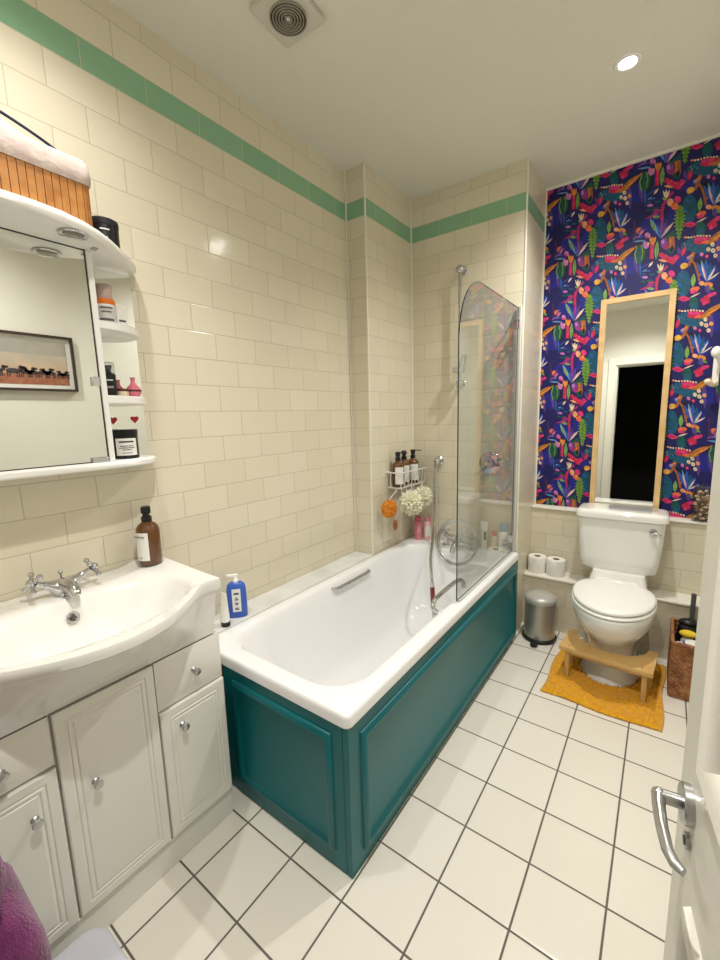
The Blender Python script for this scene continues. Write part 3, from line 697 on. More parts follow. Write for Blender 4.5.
def slab(front_pts, z0, z1, name, rnd=.005):
    rg = []
    for ins, zz in ((rnd, z0), (0, z0+rnd), (0, z1-rnd), (rnd, z1)):
        rg.append([(max(.003, x-ins) if x > .004 else .003, y-(ins if y > 0 else -ins if y < -.5 else 0), zz) for x, y in front_pts])
    return MB().loft(rg).build(name, M_white, cab, world=True, smooth=45)
def mirrorY(pts, c): return pts+[(x, 2*c-y) for x, y in pts[::-1]]
CC = -.30
low = [(.003, .135), (.05, .125), (.10, .100), (.135, .062), (.150, .02), (.156, -.03), (.158, -.10), (.158, CC)]
slab(mirrorY(low, CC), 1.202, 1.223, 'bottom_shelf')
can = [(.003, .135), (.03, .132), (.06, .118), (.09, .095), (.117, .070), (.15, .035), (.19, -.008), (.229, -.056), (.258, -.105), (.278, -.160), (.286, -.22), (.286, CC)]
slab(mirrorY(can, CC), 1.814, 1.840, 'canopy', .007)
MB().lathe([(.024, 0), (.034, 0), (.036, -.003), (.030, -.005), (.024, -.002)], (.222, -.118, 1.814), n=28).build('spot_bezel', M_chr, cab, world=True)
MB().lathe([(.001, -.001), (.026, -.001), (.022, -.004), (.001, -.005)], (.222, -.118, 1.814), n=28).build('spot_lens', mat('unlit_lens', (120, 108, 96), .15, coat=.5), cab, world=True)
MB().box(.150, .172, -.052, -.040, 1.811, 1.814).build('rating_label', mat('grey_print', (176, 176, 168), .6), cab, world=True)
def heart(y, z, s, nm='heart_sticker'):
    pts = []
    for k in range(28):
        t = 2*PI*k/28; pts.append((16*math.sin(t)**3, 13*math.cos(t)-5*math.cos(2*t)-2*math.cos(3*t)-math.cos(4*t)))
    b = MB(); b.loft([[(.0065, y+s*a/16, z+s*c/16) for a, c in pts], [(.0085, y+s*a/16, z+s*c/16) for a, c in pts]]); return b.build(nm, mat('heart_red', (196, 24, 40), .4), cab, world=True, smooth=0)
heart(.018, 1.345, .013); heart(.088, 1.347, .013)

# things on the side shelves and the canopy
def jar(name, cat, label, x, y, z, r, h, body, lidm, lid_h=.012, lab=None, lab_h=(.2, .8), ang=0, grp=None, lw=1.0):
    t = tag(empty(name, (x, y, z)), label, cat, grp)
    MB().lathe([(.001, 0), (r*.94, 0), (r, .003), (r, h-lid_h), (.001, h-lid_h)], n=28).build('body', body, t)
    if lidm: MB().lathe([(r*1.02, h-lid_h), (r*1.04, h-lid_h+.002), (r*1.04, h-.002), (r*.98, h), (.001, h)], n=28).build('lid', lidm, t)
    if lab:
        m = MB(); rr_ = r+.0006; A = [ang+(-lw+2*lw*k/12) for k in range(13)]; m.keep = True
        m.add([(rr_*math.cos(a), rr_*math.sin(a), h*q) for a in A for q in lab_h], [(2*k, 2*k+2, 2*k+3, 2*k+1) for k in range(12)]); m.build('label', lab, t)
    return t
def bars(t, r, ang, rows, m, name='label_print'):
    b = MB()
    for z, w_, th in rows:
        A = [ang+(-w_+2*w_*k/6) for k in range(7)]
        b.add([((r+.0014)*math.cos(a), (r+.0014)*math.sin(a), z+q) for a in A for q in (0, th)], [(2*k, 2*k+2, 2*k+3, 2*k+1) for k in range(6)])
    b.keep = True; return b.build(name, m, t)
VA = -.35   # direction of the printed faces, towards the room
t = jar('hair_wax_tub', 'tub', 'black round tub with white lettering at the right end of the cabinet canopy', .122, .002, 1.8405, .038, .068, M_blk, mat('lid_black', (38, 38, 42), .4), .018)
bars(t, .038, VA, [(.034, .30, .0035), (.014, .16, .002), (.007, .12, .0015)], M_label)
t = jar('cream_jar', 'jar', 'dark jar with cream paper label on the bottom side shelf of the cabinet', .070, .020, 1.223, .037, .092, M_blk, M_blk, .018, M_label, (.12, .70), VA, lw=.85)
bars(t, .0376, VA, [(.052, .55, .004), (.040, .5, .0018), (.034, .6, .0018), (.028, .35, .0018), (.018, .4, .0016)], M_blk)
pb = tag(empty('pump_bottle', (.078, -.010, 1.418)), 'small black pump bottle with clear cap on the middle side shelf', 'bottle')
MB().lathe([(.001, 0), (.018, 0), (.0185, .003), (.0185, .066), (.010, .070), (.001, .070)], n=24).build('body', M_blk, pb)
b = MB().lathe([(.008, .070), (.008, .082), (.010, .084), (.010, .092), (.001, .092)], n=16); b.box(-.002, .016, -.004, .004, .086, .092); b.build('pump', M_blk, pb)
MB().lathe([(.0175, .070), (.0175, .100), (.0165, .102), (.001, .102), (.001, .1005), (.016, .1005), (.0165, .070)], n=24).build('clear_cap', M_glass, pb)
bars(pb, .0185, VA, [(.046, .45, .003), (.028, .5, .0012), (.024, .4, .0012)], M_label)
jar('cream_pot', 'jar', 'low cream coloured pot with dark lid band between the pump bottle and pink vase', .070, .029, 1.418, .017, .024, mat('cream_pot', (232, 212, 184), .4), mat('brown_lid', (84, 44, 30), .4), .008)
vs_ = tag(empty('bud_vase', (.058, .070, 1.418)), 'small round pink glass bud vase on the middle side shelf', 'vase')
MB().lathe([(.001, 0), (.014, 0), (.021, .010), (.0225, .020), (.019, .031), (.010, .040), (.0065, .046), (.0065, .058), (.009, .062), (.006, .062), (.005, .046), (.001, .044)], n=28).build('body', mat('pink_glass', (226, 122, 140), .1, coat=.5), vs_, smooth=60)
MB().lathe([(.0228, .017), (.0232, .018), (.0232, .022), (.0222, .023)], n=28).build('dark_band', mat('brown_lid'), vs_, smooth=60)
t = jar('supplement_tub', 'tub', 'white tub with orange lid at the bottom of the stack on the top side shelf', .066, .008, 1.632, .026, .074, M_white, mat('orange_lid', (226, 120, 36), .4), .016, mat('label_grey', (206, 204, 200), .5), (.1, .7), VA)
bars(t, .0268, VA, [(.045, .6, .004), (.034, .5, .003), (.010, .7, .006)], mat('print_grey', (90, 84, 84), .5))
jar('small_pot', 'jar', 'pinkish grey pot stacked on the orange-lidded tub', .066, .008, 1.706, .022, .042, mat('pot_pink', (196, 170, 160), .4), mat('pot_lid', (188, 164, 158), .5), .014)
cbx = tag(empty('carton', (.045, .056, 1.632)), 'small white cosmetic carton beside the stacked tubs on the top side shelf', 'box')
MB().box(-.018, .018, -.016, .016, 0, .070).build('box', M_label, cbx, bevel=.001); MB().box(.018, .0186, -.010, .010, .018, .024).build('print', mat('print_grey'), cbx)

# bamboo basket on the canopy
bk = tag(empty('bamboo_basket', (.136, -.285, 1.840)), 'slatted bamboo basket with cloth liner on top of the mirror cabinet', 'basket')
pp = rrect(-.105, .105, -.215, .215, .022, 0, 5)
peri = []
for i in range(len(pp)):
    p, q = Vector(pp[i]), Vector(pp[(i+1) % len(pp)]); l = (q-p).length; nn = max(1, round(l/.0165))
    for k in range(nn): peri.append(p+(q-p)*k/nn)
b = MB(); 
for i in range(len(peri)):
    p, q = peri[i], peri[(i+1) % len(peri)]; d = (q-p); 
    if d.length < .004: continue
    t_ = d.normalized(); nrm = Vector((t_.y, -t_.x, 0)); p2 = p+t_*.0008; q2 = q-t_*.0008
    b.add([tuple(v) for v in (p2, q2, q2-nrm*.004, p2-nrm*.004)]+[tuple(v+Vector((0, 0, .100))) for v in (p2, q2, q2-nrm*.004, p2-nrm*.004)], [(0, 1, 5, 4), (1, 2, 6, 5), (2, 3, 7, 6), (3, 0, 4, 7), (4, 5, 6, 7), (3, 2, 1, 0)])
b.build('slats', mat('bamboo', (188, 130, 66), .45, rgb2=(164, 106, 50), noise_scale=30), bk, smooth=0)
MB().loft([rrect(-.102, .102, -.212, .212, .033, .003, 5), rrect(-.102, .102, -.212, .212, .033, .094, 5)]).build('lining', mat('bamboo_dark', (92, 54, 26), .7), bk)
cl = []
for ins, z in ((-.002, .092), (-.005, .097), (-.006, .115), (-.004, .142), (.002, .150), (.012, .144), (.02, .125)):
    r_ = rrect(-.105+ins, .105-ins, -.215+ins, .215-ins, .026, z, 8)
    cl.append([(x, y, zz+.0025*math.sin(31*y+17*x)+.002*math.sin(60*y)) for x, y, zz in r_])
MB().loft(cl, c0=False, c1=True).build('cloth_liner', mat('liner_cloth', (214, 200, 190), .9, rgb2=(196, 178, 170), noise_scale=30, bump=.4, bump_scale=80), bk, smooth=60)
fb = tag(empty('wash_bag', (.130, -.29, 1.992)), 'white and navy striped soft bag heaped in the bamboo basket', 'bag')
rg = []
for z, k, sh in ((-.020, .92, 0), (.0, 1.0, 0), (.022, .92, -.01), (.045, .76, -.03), (.068, .58, -.055), (.085, .36, -.08), (.092, .14, -.09)):
    rg.append([(.09*k*math.cos(a), sh+.20*k*math.sin(a)*(1+.05*math.sin(3*a)), z+.005*math.sin(4*a+z*40)) for a in [2*PI*q/36 for q in range(36)]])
def stripe_mat():
    m = mat('striped_cloth', (236, 236, 240), .7); nt = m.node_tree; tc = nt.nodes.new('ShaderNodeTexCoord'); wv = nt.nodes.new('ShaderNodeTexWave'); wv.bands_direction = 'Z'; wv.inputs['Scale'].default_value = 6.5; wv.inputs['Distortion'].default_value = 1.2; wv.inputs['Phase Offset'].default_value = 1.0
    nt.links.new(tc.outputs['Object'], wv.inputs[0]); rp = nt.nodes.new('ShaderNodeValToRGB'); rp.color_ramp.elements[0].position = .16; rp.color_ramp.elements[1].position = .22; rp.color_ramp.elements[0].color = lin((62, 66, 120))+(1,); rp.color_ramp.elements[1].color = lin((236, 236, 240))+(1,)
    nt.links.new(wv.outputs['Fac'], rp.inputs[0]); nt.links.new(rp.outputs[0], nt.nodes['Principled BSDF'].inputs['Base Color']); return m
MB().loft(rg).build('fabric', stripe_mat(), fb, smooth=70)
MB().tube(bez([(.070, .190, .006), (.070, .13, .030), (.060, .06, .056), (.045, -.03, .082), (.02, -.12, .10)], 32), .0035, 8).build('piping', mat('navy_piping', (26, 28, 56), .6), fb)

# ------------------------------------------------------------------ shower caddy and its things
cad = tag(empty('shower_caddy', (.21, 1.62, .90)), 'white wire corner caddy fixed on the tiles above the end of the bath', 'caddy')
M_wire = mat('white_wire', (236, 234, 226), .35)
kx0, kx1, ky0, ky1, kz0, kz1 = XB+.004, .232, 1.475, 1.795, .905, .998
def wire(b, *p, r=.0028): b.tube(list(p), r, 8)
b = MB(); wire(b, (kx0, ky0, kz1), (kx1, ky0, kz1), (kx1, ky1, kz1), (kx0, ky1, kz1), (kx0, ky0, kz1), r=.0042); b.build('top_rim', M_wire, cad, world=True)
b = MB(); wire(b, (kx0, ky0+.01, kz0), (kx1-.01, ky0+.01, kz0), (kx1-.01, ky1-.01, kz0), (kx0, ky1-.01, kz0), (kx0, ky0+.01, kz0))
for k in range(9): y = ky0+.03+k*.033; wire(b, (kx0, y, kz0), (kx1-.01, y, kz0), r=.002)
b.build('base_grid', M_wire, cad, world=True)
for k in range(8):
    y = ky0+.01+k*(ky1-ky0-.02)/7; b = MB(); wire(b, (kx1-.01, y, kz0), (kx1, y, kz1), r=.0024); b.build('upright', M_wire, cad, world=True)
b = MB(); wire(b, (kx0+.03, ky0, kz0-.0), (kx0+.03, ky0, kz1)); b.build('upright', M_wire, cad, world=True)
hk = []
for y, x in ((1.49, .225), (1.54, .226), (1.61, .226), (1.74, .226)):
    b = MB(); b.tube([(x, y, kz0), (x+.002, y, kz0-.035), (x+.010, y, kz0-.045), (x+.016, y, kz0-.035)], .0022, 8); b.build('hook', M_wire, cad, world=True)
for i, (x, y, pa, lb_) in enumerate(((.178, 1.530, -1.2, 'amber pump bottle with white label, nearest of the three in the wire caddy'), (.165, 1.625, -.9, 'amber pump bottle in the middle of the wire caddy, partly hidden'), (.178, 1.715, .25, 'amber pump bottle with long black spout, furthest in the wire caddy'))):
    amber(x, y, kz0+.0032, .222, .037, lb_, None, -.75, pump=pa if i != 0 else .6)
def puff(x, y, z, r, label, seed):
    b = MB(); n, m_ = 72, 44; rings = []
    for i in range(m_+1):
        a = -PI/2+PI*i/m_; q = max(math.cos(a), 1e-3); ring_ = []
        for k in range(n):
            t = 2*PI*k/n; d = Vector((q*math.cos(t), q*math.sin(t), math.sin(a)))
            v = noise.noise(d*4.2+Vector((seed, 0, 0))); v2 = noise.noise(d*9+Vector((0, seed, 0)))
            rr_ = r*(.80+.55*(1-abs(v)*3.2)*.5+.22*(1-abs(v2)*3))*.86; ring_.append(tuple(d*rr_))
        rings.append(ring_)
    b.loft(rings); t = tag(empty('bath_puff', (x, y, z)), label, 'bath puff')
    b.build('mesh_ball', mat('puff_net', (250, 246, 218), .8, sub=.2, bump=.6, bump_scale=120), t, smooth=80)
    MB().tube([(0, 0, r*.7), (-.006, 0, r*1.05), (.002, 0, r*1.2), (.008, 0, r*1.05), (0, 0, r*.7)], .0018, 6).build('cord', M_wire, t)
puff(.258, 1.545, .812, .077, 'cream net bath puff hanging in front under the wire caddy', 1.3)
puff(.250, 1.700, .820, .070, 'cream net bath puff hanging behind, next to the shower hose', 5.1)
sp = tag(empty('massage_sponge', (.190, 1.405, .795)), 'round orange bath sponge hanging from the left corner of the wire caddy', 'sponge')
rings = []
for i in range(13):
    a = -PI/2+PI*i/12; q = max(math.cos(a), 1e-3); rings.append([(.022*math.sin(a)*1.0, .050*q*math.cos(t), .056*q*math.sin(t)) for t in [2*PI*k/32 for k in range(32)]])
SR = Matrix.Rotation(math.radians(-38), 4, 'Z')
MB().loft(rings).xf(SR).build('pad', mat('sponge_orange', (226, 146, 44), .85, rgb2=(186, 98, 22), noise_scale=70, bump=1, bump_scale=110), sp, smooth=60)
MB().tube([(0, 0, .052), (.012, .02, .08), (.03, .045, .108)], .0022, 8).build('cord', M_wire, sp)
br_ = tag(empty('wooden_pumice_brush', (.205, 1.445, .690)), 'small brown wooden nail brush dangling below the orange sponge', 'brush')
MB().sphere((0, 0, 0), (.012, .018, .032), 16, 12).build('handle', mat('brush_wood', (150, 92, 54), .4), br_)
MB().tube([(0, 0, .028), (.004, .012, .075), (.012, .032, .165)], .0016, 6).build('cord', M_wire, br_)

# bottles on the bath rim
def tallb(name, cat, label, x, y, r, h, m, capm, cap_r=.6, cap_h=.2, z=RZ, labm=None, rz=0, rows=(), p=2, sx=1, tubey=False):
    t = tag(empty(name, (x, y, z+.0005), rz), label, cat)
    hb = h*(1-cap_h)
    if tubey:
        rg = [[(math.cos(a)*r*k1, math.sin(a)*r*k2, zz) for a in [2*PI*q/24 for q in range(24)]] for zz, k1, k2 in ((h*cap_h, .95, .95), (h*cap_h+.004, 1, 1), (h*.5, 1.03, .85), (h*.8, 1.12, .5), (h, 1.2, .10))]
        MB().loft(rg).build('tube', m, t, smooth=50); MB().lathe([(.001, 0), (r*.93, 0), (r*.95, h*cap_h), (.001, h*cap_h)], n=24).build('cap', capm, t)
    else:
        rg = [[(sx*r*k*math.cos(a), r*k*math.sin(a), zz) for a in [2*PI*q/28 for q in range(28)]] for zz, k in ((0, .93), (.004, 1), (hb*.80, 1), (hb*.92, .88), (hb, .5))]
        MB().loft(rg).build('body', m, t, smooth=50); MB().lathe([(r*cap_r, hb-.002), (r*cap_r, h-.004), (r*cap_r*.9, h), (.001, h)], n=24).build('cap', capm, t)
    if labm:
        q = MB(); q.keep = True; A = [-.9-.9+1.8*k/12 for k in range(13)]; rr_ = r*1.02+.0005
        q.add([(sx*rr_*math.cos(a), rr_*math.sin(a), hb*u) for a in A for u in (.22, .72)], [(2*k, 2*k+2, 2*k+3, 2*k+1) for k in range(12)]); lo2 = q.build('label', labm, t)
    if rows: bars(t, r*1.03+.001, -.95, rows[0], rows[1], 'print')
    return t
M_pinkb = mat('pink_bottle', (226, 136, 150), .35)
tallb('shampoo_bottle', 'bottle', 'pink bottle standing on the far corner of the bath rim under the net puffs', .200, 1.738, .026, .150, M_pinkb, mat('pink_cap', (210, 100, 122), .35), .8, .16, rows=([(.05, .35, .04)], mat('pink_print', (246, 170, 182), .5)))
tallb('shower_gel_bottle', 'bottle', 'clear pink and white bottle beside the pink bottle, next to the hose', .258, 1.760, .024, .148, mat('gel_pink', (240, 196, 190), .3), M_pinkb, .7, .14, labm=M_label)
tallb('toothpaste_tube', 'tube', 'white upright tube behind the glass, left of the red-capped bottle', .632, 1.762, .019, .165, M_white, M_white, tubey=True, cap_h=.18, rows=([(.06, .35, .05)], mat('print_grey')))
tallb('clear_bottle', 'bottle', 'small clear bottle with red cap on the bath rim behind the glass', .692, 1.762, .020, .118, mat('clear_liquid', (214, 204, 178), .15, coat=.4), mat('red_cap', (196, 62, 60), .35), .62, .24, labm=mat('label_cream', (224, 212, 188), .6))
tallb('shampoo_bottle', 'bottle', 'white bottle with pale blue cap on the bath rim beside the wall profile', .743, 1.768, .028, .168, M_white, mat('blue_cap', (104, 162, 208), .35), .62, .27, sx=1.0, labm=M_label, rows=([(.040, .5, .018), (.068, .4, .004), (.076, .45, .004)], mat('blue_print', (96, 140, 190), .5)))

# ------------------------------------------------------------------ toilet
TXC = 1.312
wc = tag(empty('toilet', (TXC, 1.75, 0)), 'white ceramic toilet with closed lid and low-level cistern on yellow mat', 'toilet')
def egg(cx_, yf, yb, rx, z, n=48, wide=.60):
    cy_ = yf+(yb-yf)*wide; o = []
    for k in range(n):
        a = 2*PI*k/n; c, s_ = math.cos(a), math.sin(a); ry = (yb-cy_) if s_ > 0 else (cy_-yf); p = 2.5 if s_ > 0 else 2.0
        kk = (abs(c)**p+abs(s_)**p)**(-1/p); o.append((cx_+rx*c*kk, cy_+ry*s_*kk, z))
    return o
MB().loft([egg(TXC, 1.560, 1.86, .128, 0, wide=.5), egg(TXC, 1.562, 1.86, .126, .020, wide=.5), egg(TXC, 1.592, 1.86, .108, .045, wide=.5), egg(TXC, 1.612, 1.87, .098, .11, wide=.5), egg(TXC, 1.610, 1.89, .100, .165, wide=.5), egg(TXC, 1.575, 1.91, .118, .215, wide=.5), egg(TXC, 1.51, 1.94, .146, .265, wide=.52), egg(TXC, 1.455, 1.95, .168, .315, wide=.54), egg(TXC, 1.428, 1.96, .180, .365, wide=.56), egg(TXC, 1.420, 1.965, .184, .392, wide=.57), egg(TXC, 1.425, 1.96, .180, .402, wide=.57)]).build('pan', M_cer, wc, world=True, smooth=60)
def seat(z0, z1, yf, yb, rx, rnd=.008): return MB().loft([egg(TXC, yf+rnd*.7, yb, rx-rnd*.7, z0), egg(TXC, yf, yb, rx, z0+rnd*.6), egg(TXC, yf, yb, rx, z1-rnd), egg(TXC, yf+rnd*.5, yb-rnd*.3, rx-rnd*.5, z1-rnd*.3), egg(TXC, yf+rnd*1.5, yb-rnd, rx-rnd*1.5, z1), egg(TXC, yf+.05, yb-.04, rx-.05, z1+.003)])
seat(.404, .420, 1.425, 1.865, .180).build('seat', M_white, wc, world=True, smooth=50)
seat(.423, .442, 1.432, 1.862, .176).build('lid', M_white, wc, world=True, smooth=50)
MB().box(TXC-.095, TXC+.095, 1.866, 1.898, .405, .432).build('hinge_bar', M_white, wc, world=True, bevel=.005)
for s_ in (-1, 1): MB().tube([(TXC+s_*.075-.02, 1.872, .424), (TXC+s_*.075+.02, 1.872, .424)], .010, 12).build('hinge', M_white, wc, world=True)
MB().loft([rrect(TXC-.135, TXC+.135, 1.86, 2.125, .03, .36), rrect(TXC-.135, TXC+.135, 1.88, 2.125, .03, .405), rrect(TXC-.12, TXC+.12, 1.90, 2.125, .03, .462)]).build('cistern_foot', M_cer, wc, world=True, smooth=40)
CX_ = 1.303
cs = [(.135, 1.955, .03, .452), (.175, 1.945, .035, .470), (.186, 1.940, .035, .53), (.196, 1.936, .035, .65), (.200, 1.934, .035, .752)]
MB().loft([rrect(CX_-a, CX_+a, yf, 2.124, r_, z) for a, yf, r_, z in cs]).build('cistern', M_cer, wc, world=True, smooth=40)
MB().loft([rrect(CX_-a, CX_+a, yf, 2.128, .035, z) for a, yf, z in ((.206, 1.926, .750), (.212, 1.920, .756), (.212, 1.920, .778), (.209, 1.923, .788), (.200, 1.932, .794), (.17, 1.96, .796))]).build('cistern_lid', M_cer, wc, world=True, smooth=40)
MB().lathe([(.017, 0), (.017, .004), (.012, .010), (.011, .018), (.001, .020)], (1.452, 1.936, .706), '-y', 24).build('flush_boss', M_chr, wc, world=True)
MB().tube([(1.452, 1.922, .706), (1.470, 1.918, .702), (1.490, 1.915, .698)], [.006, .005, .006], 12).build('flush_lever', M_chr, wc, world=True)

# leaning mirror
def lm_pt(a, c, d): return (a, 2.166+d+(c-.744)*.022, c)
lm = tag(empty('leaning_mirror', (1.297, 2.17, .744)), 'tall mirror in pale wooden frame leaning against the wallpaper behind the toilet', 'mirror')
X0, X1, Z0, Z1, FW = 1.128, 1.467, .744, 1.942, .028
def frame(b, x0, x1, z0, z1): 
    vs = [lm_pt(x, z, d) for x in (x0, x1) for d in (-.022, 0) for z in (z0, z1)]; b.add(vs, [(0, 1, 3, 2), (4, 6, 7, 5), (0, 4, 5, 1), (2, 3, 7, 6), (0, 2, 6, 4), (1, 5, 7, 3)])
for a in ((X0, X0+FW, Z0, Z1), (X1-FW, X1, Z0, Z1), (X0+FW, X1-FW, Z1-FW, Z1), (X0+FW, X1-FW, Z0, Z0+FW)):
    b = MB(); frame(b, *a); b.build('frame_rail', M_oak, lm, world=True, bevel=.002)
vs = [lm_pt(x, z, d) for x in (X0+FW-.003, X1-FW+.003) for d in (-.010, -.006) for z in (Z0+FW-.003, Z1-FW+.003)]
MB().add(vs, [(0, 1, 3, 2), (4, 6, 7, 5), (0, 4, 5, 1), (2, 3, 7, 6), (0, 2, 6, 4), (1, 5, 7, 3)]).build('mirror_glass', M_mirror, lm, world=True, smooth=0)

# toilet rolls
def roll(x, y, label, rz):
    t = tag(empty('toilet_roll', (x, y, .337), rz), label, 'toilet roll')
    MB().lathe([(.020, .0), (.052, 0), (.053, .003), (.053, .097), (.051, .100), (.020, .100), (.020, 0)], n=40).build('paper', mat('tissue', (240, 238, 232), .95, bump=.3, bump_scale=200), t)
    MB().lathe([(.0185, .001), (.020, .001), (.020, .099), (.0185, .099), (.0185, .001)], n=24).build('core', mat('card_core', (150, 128, 100), .9), t)
    b = MB(); A = [.2+.5*k/8 for k in range(9)]; rr_ = .0545
    b.add([(rr_*math.cos(-a-1.2), rr_*math.sin(-a-1.2), z+(.02*k/8 if z < .05 else 0)) for k, a in enumerate(A) for z in (.006, .098)], [(2*k, 2*k+2, 2*k+3, 2*k+1) for k in range(8)]); b.build('loose_sheet', mat('tissue'), t)
roll(.868, 2.066, 'white toilet roll on the tiled ledge, the one next to the bath wall', 0)
roll(.978, 2.062, 'white toilet roll on the tiled ledge, the one nearer the toilet', .6)

# pedal bin
pbn = tag(empty('pedal_bin', (.938, 1.872, 0)), 'small silver pedal bin with black base between bath and toilet', 'bin')
MB().lathe([(.001, .0), (.094, 0), (.096, .004), (.096, .018), (.088, .022), (.001, .022)], n=40).build('base', M_blk, pbn)
MB().lathe([(.086, .022), (.085, .235), (.001, .235)], n=40).build('body', M_sat2, pbn)
MB().lathe([(.089, .232), (.090, .236), (.090, .252), (.086, .262), (.070, .272), (.045, .278), (.001, .281)], n=40).build('lid', mat('bin_lid', (198, 196, 188), .35, .3), pbn, smooth=50)
b = MB().box(-.020, .020, -.125, -.085, .006, .016); b.lathe([(.001, 0), (.020, 0), (.020, .012), (.001, .012)], (0, -.125, .005), n=20); b.build('pedal', M_blk, pbn)

# yellow pedestal mat
gm = MB(); gx0, gx1, gy0_, gy1_ = 1.068, 1.545, 1.350, 1.90
NX, NY = 150, 170; idx = {}; V_ = []
def gh(x, y): return .013+.011*noise.noise(Vector((x*150, y*150, 0)))+.005*noise.noise(Vector((x*45, y*45, 3)))
for i in range(NX+1):
    for j in range(NY+1):
        u, v = i/NX, j/NY; x = gx0+(gx1-gx0)*u; y = gy0_+(gy1_-gy0_)*v
        x += .006*math.sin(v*9)+(.010*(v-.5)); y += .008*math.sin(u*7+.5)
        if ((x-TXC)/.131)**2+((y-1.71)/.155)**2 < 1 or (abs(x-TXC) < .131 and y > 1.71): continue
        e = min(u, 1-u, v, 1-v); idx[i, j] = len(V_); V_.append((x, y, gh(x, y)*min(1, .25+e*22)))
Fc = []; 
for i in range(NX):
    for j in range(NY):
        q = [(i, j), (i+1, j), (i+1, j+1), (i, j+1)]
        if all(k in idx for k in q): Fc.append(tuple(idx[k] for k in q))
gm.add(V_, Fc)
gmo = gm.build('pedestal_mat', mat('mustard_pile', (240, 178, 24), .95, rgb2=(226, 156, 12), noise_scale=70, bump=1, bump_scale=260, sheen=.3), world=True, smooth=80)
sd = gmo.modifiers.new('thick', 'SOLIDIFY'); sd.thickness = .009; sd.offset = -1
gmo.location.z = .0062
tag(gmo, 'mustard yellow shaggy pedestal mat on the floor round the toilet foot', 'bath mat')

# toilet foot stool
st = tag(empty('toilet_stool', (1.312, 1.585, .018), math.radians(-4.5)), 'low bamboo toilet stool with curved cut-out standing on the yellow mat', 'stool')
pts = [(-.193, -.105), (.193, -.105), (.193, .105)]
for k in range(21):
    a = PI*k/20; pts.append((.155*math.cos(a)*1.0, .108-.135*math.sin(a)**.9 if 0 < k < 20 else .105))
pts += [(-.193, .105)]
rg = []
for ins, z in ((.002, .150), (0, .152), (0, .168), (.002, .170)): rg.append([(x*(1-ins*3), y*(1-ins*3), z) for x, y in pts])
MB().loft(rg).build('top', M_pine, st, smooth=30)
for s_ in (-1, 1):
    MB().loft([[(s_*.160+dx, y, z) for dx, y in ((-.010, ya), (.010, ya), (.010, yb_), (-.010, yb_))] for z, ya, yb_ in ((-.001, -.072, -.050), (.150, -.080, -.052))]).build('leg', M_pine, st, bevel=.002)
    MB().loft([[(s_*.168+dx, y, z) for dx, y in ((-.010, ya), (.010, ya), (.010, yb_), (-.010, yb_))] for z, ya, yb_ in ((-.001, .050, .074), (.150, .048, .076))]).build('leg', M_pine, st, bevel=.002)
    MB().lathe([(.001, 0), (.005, 0), (.005, .001), (.001, .001)], (s_*.150, -.078, .170), n=12).build('screw', M_sat, st)
MB().box(-.150, .150, -.068, -.054, .118, .150).build('rail', M_pine, st, bevel=.002)

# wicker basket and contents
wk = tag(empty('wicker_basket', (1.652, 1.785, 0)), 'brown woven rectangular basket of cleaning things on the floor right of the toilet', 'basket')
M_wk = mat('wicker', (178, 126, 82), .6, rgb2=(128, 84, 50), noise_scale=40, bump=.6, bump_scale=90)
wx, wy, wh = .095, .140, .27
MB().box(-wx+.008, wx-.008, -wy+.008, wy-.008, .004, .012).build('base', M_wk, wk)
def weave(side, L0, L1, fixed, axis):
    b = MB(); nr = 11; nc = max(2, round((L1-L0)/.024)); 
    for r_ in range(nr):
        for c_ in range(nc):
            a = L0+(c_+.5)*(L1-L0)/nc; z = .012+(r_+.5)*(wh-.02)/nr
            for s_ in (-1, 1):
                d = Vector((0, s_*.006, 0)); m = MB(); m.sphere((0, 0, 0), (.006, .0068, .017), 8, 6)
                rot = Matrix.Rotation(s_*.42, 4, 'X'); T = Matrix.Translation((fixed, a+s_*.006, z)) if axis == 'x' else Matrix.Translation((a+s_*.006, fixed, z)) @ Matrix.Rotation(PI/2, 4, 'Z')
                m.xf(T @ rot); b.add(m.v, m.f)
    if axis == 'x': b.box(fixed-.002, fixed+.002, L0, L1, .004, wh-.004)
    else: b.box(L0, L1, fixed-.002, fixed+.002, .004, wh-.004)
    return b.build('woven_side', M_wk, wk, smooth=60)
weave('l', -wy+.004, wy-.004, -wx+.004, 'x'); weave('r', -wy+.004, wy-.004, wx-.004, 'x'); weave('f', -wx+.008, wx-.008, -wy+.004, 'y'); weave('b', -wx+.008, wx-.008, wy-.004, 'y')
rp_ = rrect(-wx+.003, wx-.003, -wy+.003, wy-.003, .012, wh, 4); pts = []
for i in range(len(rp_)):
    p, q = Vector(rp_[i]), Vector(rp_[(i+1) % len(rp_)]); nn = max(1, int((q-p).length/.008))
    for k in range(nn): pts.append(p+(q-p)*k/nn)
MB().tube([tuple(p+Vector((0, 0, .0015*math.sin(i*1.6)))) for i, p in enumerate(pts)], .0085, 8, closed=True).build('rim', M_wk, wk, smooth=80)
def inb(name, cat, label, x, y, z): return tag(empty(name, (x, y, z)), label, cat)
t = inb('spray_bottle', 'bottle', 'black bottle at the back of the wicker basket', 1.625, 1.872, .013)
MB().loft(flatb(.046, .034, .275)).build('body', M_blk, t, smooth=50); MB().sphere((0, 0, .275), (.042, .030, .02)).build('cap', M_blk, t)
t = inb('sponge', 'sponge', 'yellow sponge lying on top in the wicker basket', 1.622, 1.795, .262)
b = MB().sphere((0, 0, 0), (.036, .024, .018), 20, 12); b.build('pad', mat('yellow_sponge', (238, 204, 50), .8, bump=.6, bump_scale=200), t)
t = inb('spray_bottle', 'bottle', 'white container inside the wicker basket holding up the yellow sponge', 1.622, 1.80, .013)
MB().loft(flatb(.032, .022, .232)).build('body', M_white, t, smooth=50)
